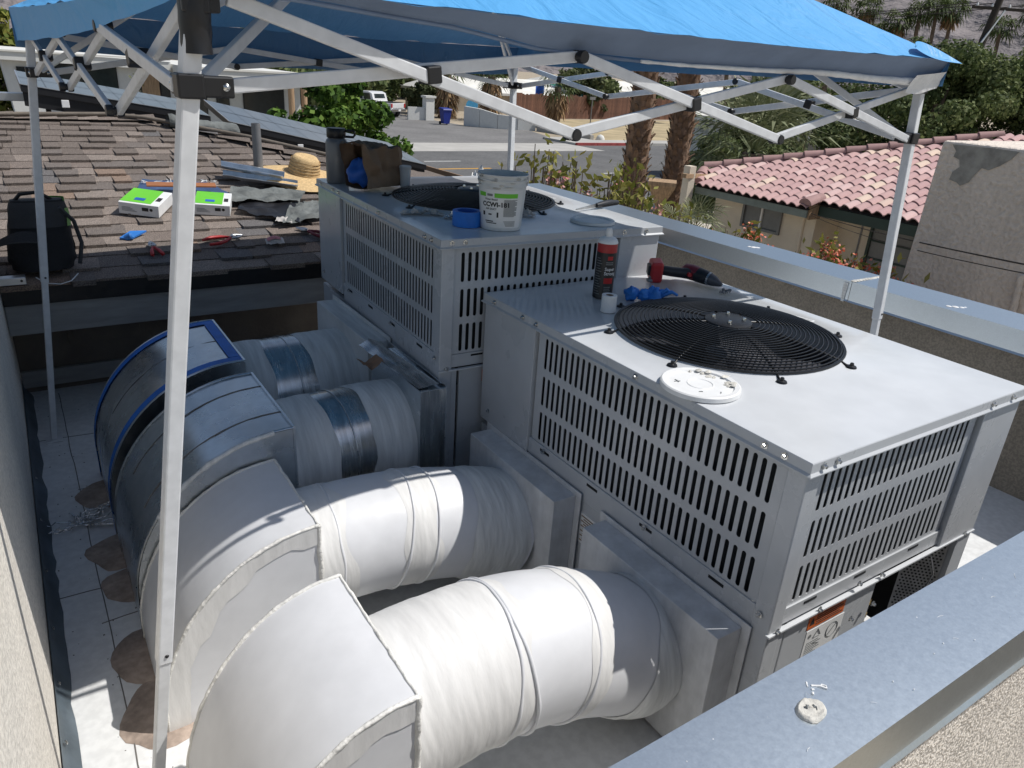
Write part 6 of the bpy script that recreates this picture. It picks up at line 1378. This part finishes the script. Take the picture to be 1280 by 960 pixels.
def window(par, x, y0, y1, z0, z1, fm, mull=True, grid=False):
    fr = obj('window', MB().box((x - .05, y0, z0), (x + .02, y0 + .05, z1)).box((x - .05, y1 - .05, z0), (x + .02, y1, z1)).box((x - .05, y0 + .051, z0), (x + .02, y1 - .051, z0 + .05)).box((x - .05, y0 + .051, z1 - .05), (x + .02, y1 - .051, z1)), fm, par)
    obj('pane', MB().box((x - .012, y0 + .05, z0 + .05), (x - .004, y1 - .05, z1 - .05)), 'curtain', fr)
    if mull: obj('mullion', MB().box((x - .045, (y0 + y1) / 2 - .018, z0 + .05), (x + .0, (y0 + y1) / 2 + .018, z1 - .05)), 'white', fr)
    if grid:
        for f in (.33, .66): obj('mullion', MB().box((x - .045, y0 + .05, z0 + (z1 - z0) * f - .012), (x - .0, y1 - .05, z0 + (z1 - z0) * f + .012)), fm, fr)
        obj('mullion', MB().box((x - .046, (y0 + y1) / 2 - .012, z0 + .05), (x + .0, (y0 + y1) / 2 + .012, z1 - .05)), fm, fr)
    return fr
window(th, 10.9, 8.22, 9.16, -1.10, -.585, 'curtain'); window(th, 11.6, 5.95, 6.82, -1.55, -.60, 'dark_green', False, True)
obj('downspout', MB().tube([(10.88, 7.75, -.50), (10.88, 7.74, -1.6), (10.88, 7.74, GZ)], .03, 8), 'tan_wall', th, smooth=60)
obj('cable_conduit', MB().tube([(11.585, 7.0, -.3), (11.585, 7.0, GZ)], .018, 6), 'grey_steel', th, smooth=60)
nb = thing('stucco_building', 'blank mauve stucco building side with a patch of bare plaster', 'building', (7, 1, GZ))
obj('wall', MB().add([(6.0, -4, GZ), (6.0, 3.17, GZ), (9, 3.17, GZ), (9, -4, GZ), (6.0, -4, 1.16), (6.0, 3.07, 1.16), (9, 3.07, 1.16), (9, -4, 1.16)], [(3, 2, 1, 0), (4, 5, 6, 7), (1, 5, 4, 0), (2, 6, 5, 1), (3, 7, 6, 2), (0, 4, 7, 3)]), 'mauve_wall', nb, bevel=.03)
pt = [(2.97, 1.135), (2.60, 1.14), (2.40, 1.135), (2.44, 1.07), (2.52, 1.00), (2.60, .955), (2.66, .965), (2.70, .90), (2.735, .83), (2.80, .79), (2.84, .815), (2.91, .83), (2.90, .90), (2.85, .95), (2.87, 1.01), (2.93, 1.03), (2.92, 1.08)]
obj('bare_patch', MB().prism([(6.0, y, z) for y, z in reversed(pt)], (-.006, 0, 0)), 'lath', nb)
obj('wall_pipe', MB().tube([(5.97, 2.06, .15), (5.97, 2.02, -.3), (5.97, 2.0, GZ)], .03, 8), 'mauve_wall', nb, smooth=60)
CA, CB = Vector((10.4, 7.29, -.49)), Vector((3.0, .10, .79))
tag(obj('service_cable', MB().tube([CA.lerp(CB, i / 20) - Vector((0, 0, .05 * math.sin(3.1416 * i / 20))) for i in range(21)], .006, 5).tube([CA.lerp(CB, i / 20) - Vector((0, 0, .03 + .10 * math.sin(3.1416 * i / 20))) for i in range(21)], .004, 5), 'pole', smooth=60), 'thin dark cable running from the tile-roof eave past the stucco building', 'cable')

# ------------------------------------------------------------------ white modern house beyond the shingle roof
wh = thing('modern_house', 'white flat-roofed modern house behind the shingle roof', 'house', (6, 28, GZ))
obj('wall', MB().add([(-.65, 26, GZ), (7.5, 26, GZ), (7.5, 34, GZ), (-.65, 34, GZ), (-1.0, 26, .92), (7.5, 26, .75), (7.5, 34, .75), (-1.0, 34, .92)], [(3, 2, 1, 0), (4, 5, 6, 7), (0, 1, 5, 4), (1, 2, 6, 5), (2, 3, 7, 6), (3, 0, 4, 7)]), 'white_wall', wh)
obj('roof_fascia', MB().add([(-1.1, 25.7, .86), (3.4, 25.7, .80), (3.4, 35, .80), (-1.1, 35, .86), (-1.1, 25.7, 1.10), (3.4, 25.7, 1.04), (3.4, 35, 1.04), (-1.1, 35, 1.10)], [(3, 2, 1, 0), (4, 5, 6, 7), (0, 1, 5, 4), (1, 2, 6, 5), (2, 3, 7, 6), (3, 0, 4, 7)]), 'white_wall', wh)
obj('roof_fascia', MB().add([(3.45, 24.6, .66), (7.9, 24.6, .58), (7.9, 35, .58), (3.45, 35, .66), (3.45, 24.6, .98), (7.9, 24.6, .90), (7.9, 35, .90), (3.45, 35, .98)], [(3, 2, 1, 0), (4, 5, 6, 7), (0, 1, 5, 4), (1, 2, 6, 5), (2, 3, 7, 6), (3, 0, 4, 7)]), 'white_wall', wh)
obj('roof_edge', MB().box((-1.12, 25.66, 1.075), (3.4, 25.69, 1.12)).box((3.42, 24.56, .90), (7.9, 24.59, .96)), 'roof_white', wh)
for x0, x1, z0, z1, m_ in ((.12, .98, -.4, .80, 'glass'), (1.02, 1.88, -.4, .79, 'glass'), (-.62, -.25, .45, .66, 'glass'), (2.55, 3.05, -.6, .72, 'wood'), (3.1, 3.32, -.5, .7, 'glass'), (4.0, 4.4, -.5, .62, 'glass'), (4.75, 5.1, -.5, .60, 'glass'), (5.6, 6.9, -.4, .56, 'glass')):
    w_ = obj('window', MB().box((x0 - .03, 25.955, z0 - .03), (x1 + .03, 25.985, z1 + .03)), 'pv_frame', wh); obj('pane', MB().box((x0, 25.945, z0), (x1, 25.954, z1)), m_, w_)
for x in (5.62, 5.98): tag(obj('roof_post', MB().tube([(x, 21.0, GZ), (x, 21.0, .78)], .085, 10), 'wood', smooth=60), 'slim brown trunk in front of the white house, the left one' if x < 5.8 else 'slim brown trunk in front of the white house, the right one', 'trunk', 'slim trunks before the white house')
tree('sapling', 'thin bare sapling against the white house wall', 2.25, 25.2, GZ, (.30, .22, .22, .45), 60, .10, 'olive', .03, 44, None, 'sapling', limbs=5)

# ------------------------------------------------------------------ across the street
def wallrun(name, label, pts, th_, m_, group=None):
    t = thing(name, label, 'wall', (*pts[0][:2], GZ), 0, group); b = MB()
    for (x0, y0, h0), (x1, y1, h1) in zip(pts[:-1], pts[1:]):
        d = Vector((x1 - x0, y1 - y0, 0)).normalized(); n = Vector((-d.y, d.x, 0)) * th_
        A, B_ = Vector((x0, y0, GZ)), Vector((x1, y1, GZ)); b.add([A - n, B_ - n, B_ + n, A + n, A - n + Vector((0, 0, h0)), B_ - n + Vector((0, 0, h1)), B_ + n + Vector((0, 0, h1)), A + n + Vector((0, 0, h0))], [(3, 2, 1, 0), (4, 5, 6, 7), (0, 1, 5, 4), (1, 2, 6, 5), (2, 3, 7, 6), (3, 0, 4, 7)])
    obj('wall', b, m_, t); return t
w1_ = wallrun('garden_wall', 'short white garden wall with an end pillar beside the parked truck', [(26.5, 57.2, 1.0), (27.9, 57.0, 1.0)], .12, 'white_wall')
obj('pillar', MB().box((27.9, 56.7, GZ), (28.65, 57.4, GZ + 1.75)).box((27.8, 56.6, GZ + 1.75), (28.75, 57.5, GZ + 1.9)), 'white_wall', w1_)
w2_ = wallrun('garden_wall', 'curved low white garden wall right of the blue bin', [(29.2, 52.6, 1.45), (29.9, 51.4, 1.35), (30.9, 50.4, 1.05), (32.2, 49.6, .95), (33.6, 49.2, 1.15)], .14, 'white_wall')
w3_ = wallrun('garden_wall', 'low grey retaining wall sloping down to the sidewalk', [(33.75, 49.0, .9), (34.1, 46.2, .75), (33.9, 42.4, .35)], .14, 'concrete')
tag(obj('white_boulder', MB().lathe([(.0001, .38), (.2, .3), (.3, .15), (.32, 0)], 10, (35.0, 42.8, GZ)), 'white_wall', smooth=60), 'white painted boulder at the end of the low retaining wall', 'boulder')
bn_ = thing('recycling_bin', 'dark blue wheeled bin on the driveway across the street', 'bin', (27.7, 53, GZ))
obj('body', MB().add([(27.45, 52.75, GZ + .1), (27.95, 52.75, GZ + .1), (27.95, 53.25, GZ + .1), (27.45, 53.25, GZ + .1), (27.35, 52.65, GZ + 1.1), (28.05, 52.65, GZ + 1.1), (28.05, 53.35, GZ + 1.1), (27.35, 53.35, GZ + 1.1)], [(3, 2, 1, 0), (4, 5, 6, 7), (0, 1, 5, 4), (1, 2, 6, 5), (2, 3, 7, 6), (3, 0, 4, 7)]), 'bin', bn_)
obj('lid', MB().add([(27.3, 52.6, GZ + 1.105), (28.1, 52.6, GZ + 1.105), (28.1, 53.45, GZ + 1.16), (27.3, 53.45, GZ + 1.16), (27.35, 52.65, GZ + 1.19), (28.05, 52.65, GZ + 1.19), (28.05, 53.4, GZ + 1.25), (27.35, 53.4, GZ + 1.25)], [(3, 2, 1, 0), (4, 5, 6, 7), (0, 1, 5, 4), (1, 2, 6, 5), (2, 3, 7, 6), (3, 0, 4, 7)]), 'bin', bn_)
for s_ in (-1, 1): obj('wheel', MB().cyl((27.7 + .3 * s_ - .04, 53.3, GZ + .13), (27.7 + .3 * s_ + .04, 53.3, GZ + .13), .13, n=14), 'rubber', bn_, smooth=40)
obj('emblem', MB().disc((27.7, 52.69, GZ + .75), .11, 12, (0, -1, -.1)), 'white', bn_)
# pickup truck seen from the rear quarter
tk = thing('pickup_truck', 'white pickup truck parked on the side street', 'truck', (25.2, 61.5, GZ), R(118))
def tp(name, mb, m_, par=None, **k): return obj(name, mb, m_, par or tk, local=True, **k)
b = MB()
sec = [(-2.75, .55), (-2.78, 1.12), (-1.0, 1.16), (-.95, 1.20), (-.75, 1.78), (-.4, 1.90), (.7, 1.90), (1.0, 1.78), (1.55, 1.22), (2.6, 1.12), (2.8, .95), (2.8, .5)]
b.prism([(x, -.95, z) for x, z in reversed(sec)], (0, 1.9, 0)); body = tp('body', b, 'truck', bevel=.05)
tp('bed_opening', MB().box((-2.7, -.80, 1.135), (-1.05, .80, 1.17)), 'dark')
tp('rear_window', MB().add([(-.925, -.72, 1.27), (-.925, .72, 1.27), (-.77, .66, 1.73), (-.77, -.66, 1.73)], [(3, 2, 1, 0)]), 'glass'); tp('windshield', MB().add([(1.05, .70, 1.77), (1.05, -.70, 1.77), (1.56, -.75, 1.27), (1.56, .75, 1.27)], [(3, 2, 1, 0)]), 'glass')
for s_ in (-1, 1):
    tp('side_window', MB().add([(-.68, s_ * .953, 1.28), (.1, s_ * .953, 1.28), (.1, s_ * .953, 1.76), (-.55, s_ * .953, 1.76)], [(0, 1, 2, 3)]), 'glass'); tp('side_window', MB().add([(.18, s_ * .953, 1.28), (1.3, s_ * .953, 1.28), (.95, s_ * .953, 1.76), (.18, s_ * .953, 1.76)], [(0, 1, 2, 3)]), 'glass')
    tp('tail_light', MB().box((-2.8, s_ * .86 - .08, .8), (-2.75, s_ * .86 + .08, 1.1)), 'red'); tp('headlight', MB().box((2.76, s_ * .75 - .15, .78), (2.83, s_ * .75 + .15, .98)), 'glass')
    tp('mirror', MB().box((.95, s_ * 1.08 - .1, 1.25), (1.05, s_ * 1.08 + .1, 1.45)), 'truck')
    for x in (-1.75, 1.75):
        w_ = tp('wheel', MB().lathe([(.22, -.12), (.36, -.12), (.40, -.09), (.40, .09), (.36, .12), (.22, .12)], 24, (x, s_ * .84, .40), (0, 1, 0)), 'rubber', smooth=40); obj('rim', MB().lathe([(.0001, -.125), (.22, -.11), (.24, -.06), (.24, .06), (.22, .11), (.0001, .125)], 16, (x, s_ * .84, .40), (0, 1, 0)), 'tin', w_, local=True, smooth=40)
        tp('wheel_arch', MB().lathe([(.42, -.02), (.50, -.02), (.50, .02), (.42, .02)], 20, (x, s_ * .945, .42), (0, 1, 0)), 'print')
tp('bumper', MB().box((-2.92, -.9, .48), (-2.78, .9, .68)), 'tin', bevel=.03); tp('bumper', MB().box((2.8, -.92, .42), (2.92, .92, .65)), 'tin', bevel=.03)
tp('license_plate', MB().box((-2.935, -.16, .52), (-2.925, .16, .66)), 'white'); tp('tailgate_seam', MB().box((-2.79, -.7, .74), (-2.776, .7, .755)), 'print')
# brown board fence
fn = thing('board_fence', 'rusty brown board fence across the dry lot', 'fence', (41, 62, GZ))
p0_, p1_ = Vector((39.5, 61.7, GZ)), Vector((72, 67.2, GZ)); nbd = 130; d_ = (p1_ - p0_) / nbd; dn = d_.normalized(); rs = random.Random(12); inv = PW[fn.name].inverted()
bm_ = []
for j in range(3):
    bb = MB().box((.0, -.02, 0), (d_.length * .96, .02, 2.15 + .08 * j)); me = bpy.data.meshes.new('board'); me.from_pydata(bb.v, [], bb.f); me.materials.append(M['fence']); bm_.append(me)
for i in range(nbd):
    o = bpy.data.objects.new('board', rs.choice(bm_)); C.objects.link(o); o.parent = fn; o.matrix_parent_inverse = inv; o.matrix_basis = Matrix.Translation(p0_ + d_ * i) @ Matrix.Rotation(math.atan2(dn.y, dn.x), 4, 'Z')
def gable(label, x0, x1, y0, y1, ze_, zr2, wm, rm):
    t = thing('far_house', label, 'house', ((x0 + x1) / 2, y0, GZ), 0, 'houses across the street')
    obj('wall', MB().box((x0 + .5, y0 + .5, GZ), (x1 - .5, y1 - .5, ze_ - .02)), wm, t); ym = (y0 + y1) / 2
    obj('roof', MB().add([(x0, y0, ze_), (x1, y0, ze_), (x1 - 2, ym, zr2), (x0 + 2, ym, zr2), (x0, y1, ze_), (x1, y1, ze_)], [(0, 1, 2, 3), (3, 2, 5, 4), (0, 3, 4), (1, 5, 2)]).box((x0, y0, ze_ - .22), (x1, y1, ze_ - .005)), rm, t)
    for k in range(3):
        x = x0 + (x1 - x0) * (.25 + .25 * k); f = obj('window', MB().box((x - .8, y0 + .45, GZ + 1.0), (x + .8, y0 + .49, GZ + 2.1)), 'white', t); obj('pane', MB().box((x - .7, y0 + .43, GZ + 1.1), (x + .7, y0 + .449, GZ + 2.0)), 'glass', f)
gable('pale gabled house behind the skirted palms across the street', 33.5, 50, 64, 74, -.75, .55, 'tan_wall', 'roof_white')
gable('long low white-roofed house behind the thick palm trunks', 58, 100, 80, 92, -.35, .85, 'white_wall', 'roof_white')
gable('white-roofed house seen between canopy bars above the silver palm', 26.5, 34.5, 22.6, 27, .05, .45, 'white_wall', 'roof_white')
aw = thing('shade_awning', 'teal shade awning behind the brown fence', 'awning', (48.5, 65, GZ))
obj('awning_cloth', MB().grid(lambda u, v: (46.2 + 5.2 * u, 65 + 3 * v, .10 - 1.0 * (1 - v) + .25 * math.sin(u * 3.14) - .5 * (u > .6) * 0), 10, 4), 'teal', aw)
for x in (46.3, 51.2): obj('awning_post', MB().tube([(x, 65.1, GZ), (x, 65.1, -.9)], .06, 6), 'tube', aw)
tag(obj('blue_tarp', MB().grid(lambda u, v: (43.4 + .9 * u, 63.6 + .2 * math.sin(u * 5), -1.3 + 1.5 * v + .1 * n1(u * 4, v * 4)), 8, 8), 'blue', smooth=60), 'bright blue tarp hanging by the lone palm across the street', 'tarp')
tag(obj('round_table', MB().lathe([(.0001, .02), (.5, .02), (.5, -.02), (.0001, -.02)], 20, (31.5, 55.5, GZ + 1.35), (-.6, -.7, .25)).tube([(31.5, 55.6, GZ), (31.5, 55.6, GZ + 1.3)], .05, 6), 'lightblue'), 'light blue round disc standing behind the curved white wall', 'table')
tag(obj('sign_post', MB().tube([(43.2, 54.3, GZ), (43.2, 54.3, -.4)], .05, 6).box((42.9, 54.25, -.6), (43.5, 54.3, -.35)), 'grey_steel'), 'thin grey sign post beside the lone palm across the street', 'sign post')
pd = thing('wooden_pedestal', 'carved wooden pedestal with a flared top beside the palm trunks', 'pedestal', (8.35, 8.95, GZ))
obj('shaft', MB().lathe([(.10, 0), (.10, 1.9), (.085, 2.0), (.10, 2.28), (.13, 2.33)], 4, (8.35, 8.95, GZ)), 'wood', pd); obj('capital', MB().lathe([(.12, 2.30), (.16, 2.40), (.24, 2.50), (.32, 2.62), (.34, 2.66), (.34, 2.72), (.0001, 2.72)], 4, (8.35, 8.95, GZ)), 'wood', pd)
bpst = thing('brick_post', 'tan brick post behind the wooden pedestal with a wooden rail', 'post', (9.9, 9.6, GZ))
obj('post', MB().box((10.10, 10.0, GZ), (10.27, 10.17, -.05)), 'tan_wall', bpst); obj('rail', MB().beam((9.9, 9.95, -.22), (13.0, 10.9, -.42), .08, .10), 'wood', bpst)
up2 = thing('utility_pole', 'dark leaning wooden utility pole with a crossarm', 'utility pole', (43.2, 22.4, GZ))
obj('pole', MB().tube([(43.1, 22.9, GZ), (45.6, 22.6, 8.6)], [.24, .17], 10), 'pole', up2, smooth=60)
obj('crossarm', MB().beam((43.9, 23.35, 6.15), (46.5, 21.7, 6.15), .14, .14), 'pole', up2); obj('brace', MB().beam((44.0, 22.7, 3.8), (45.4, 22.35, 6.1), .09, .05), 'alu', up2)
for f in (.08, .35, .66, .94):
    p = Vector((43.9, 23.35, 6.2)).lerp(Vector((46.5, 21.7, 6.2)), f); obj('insulator', MB().lathe([(.05, 0), (.07, .08), (.04, .16), (.0001, .2)], 8, tuple(p)), 'white', up2, smooth=60)
for k, f in enumerate((.08, .35, .94)):
    p = Vector((43.9, 23.35, 6.4)).lerp(Vector((46.5, 21.7, 6.4)), f); q = p + Vector((14, 60, 1.0)) if k != 2 else p + Vector((12, 62, .6))
    tag(obj('power_line', MB().tube([p.lerp(q, i / 16) - Vector((0, 0, .9 * math.sin(3.1416 * i / 16))) for i in range(17)], .022, 5), 'pole'), 'thin power line running left from the utility pole, %s of three' % ('topmost', 'middle', 'lowest')[k], 'power line')
bdn = thing('roof_board', 'pale wooden boards at the lower corner of the shingle roof by the street', 'board', (2.4, 6.6, 0))
for k in range(3): obj('board', MB().beam((1.75 + .10 * k, 7.0 + .15 * k, .66 - .04 * k), (2.35 + .16 * k, 5.2, .52 - .05 * k), .07, .02), 'wood' if k else 'kraft', bdn)
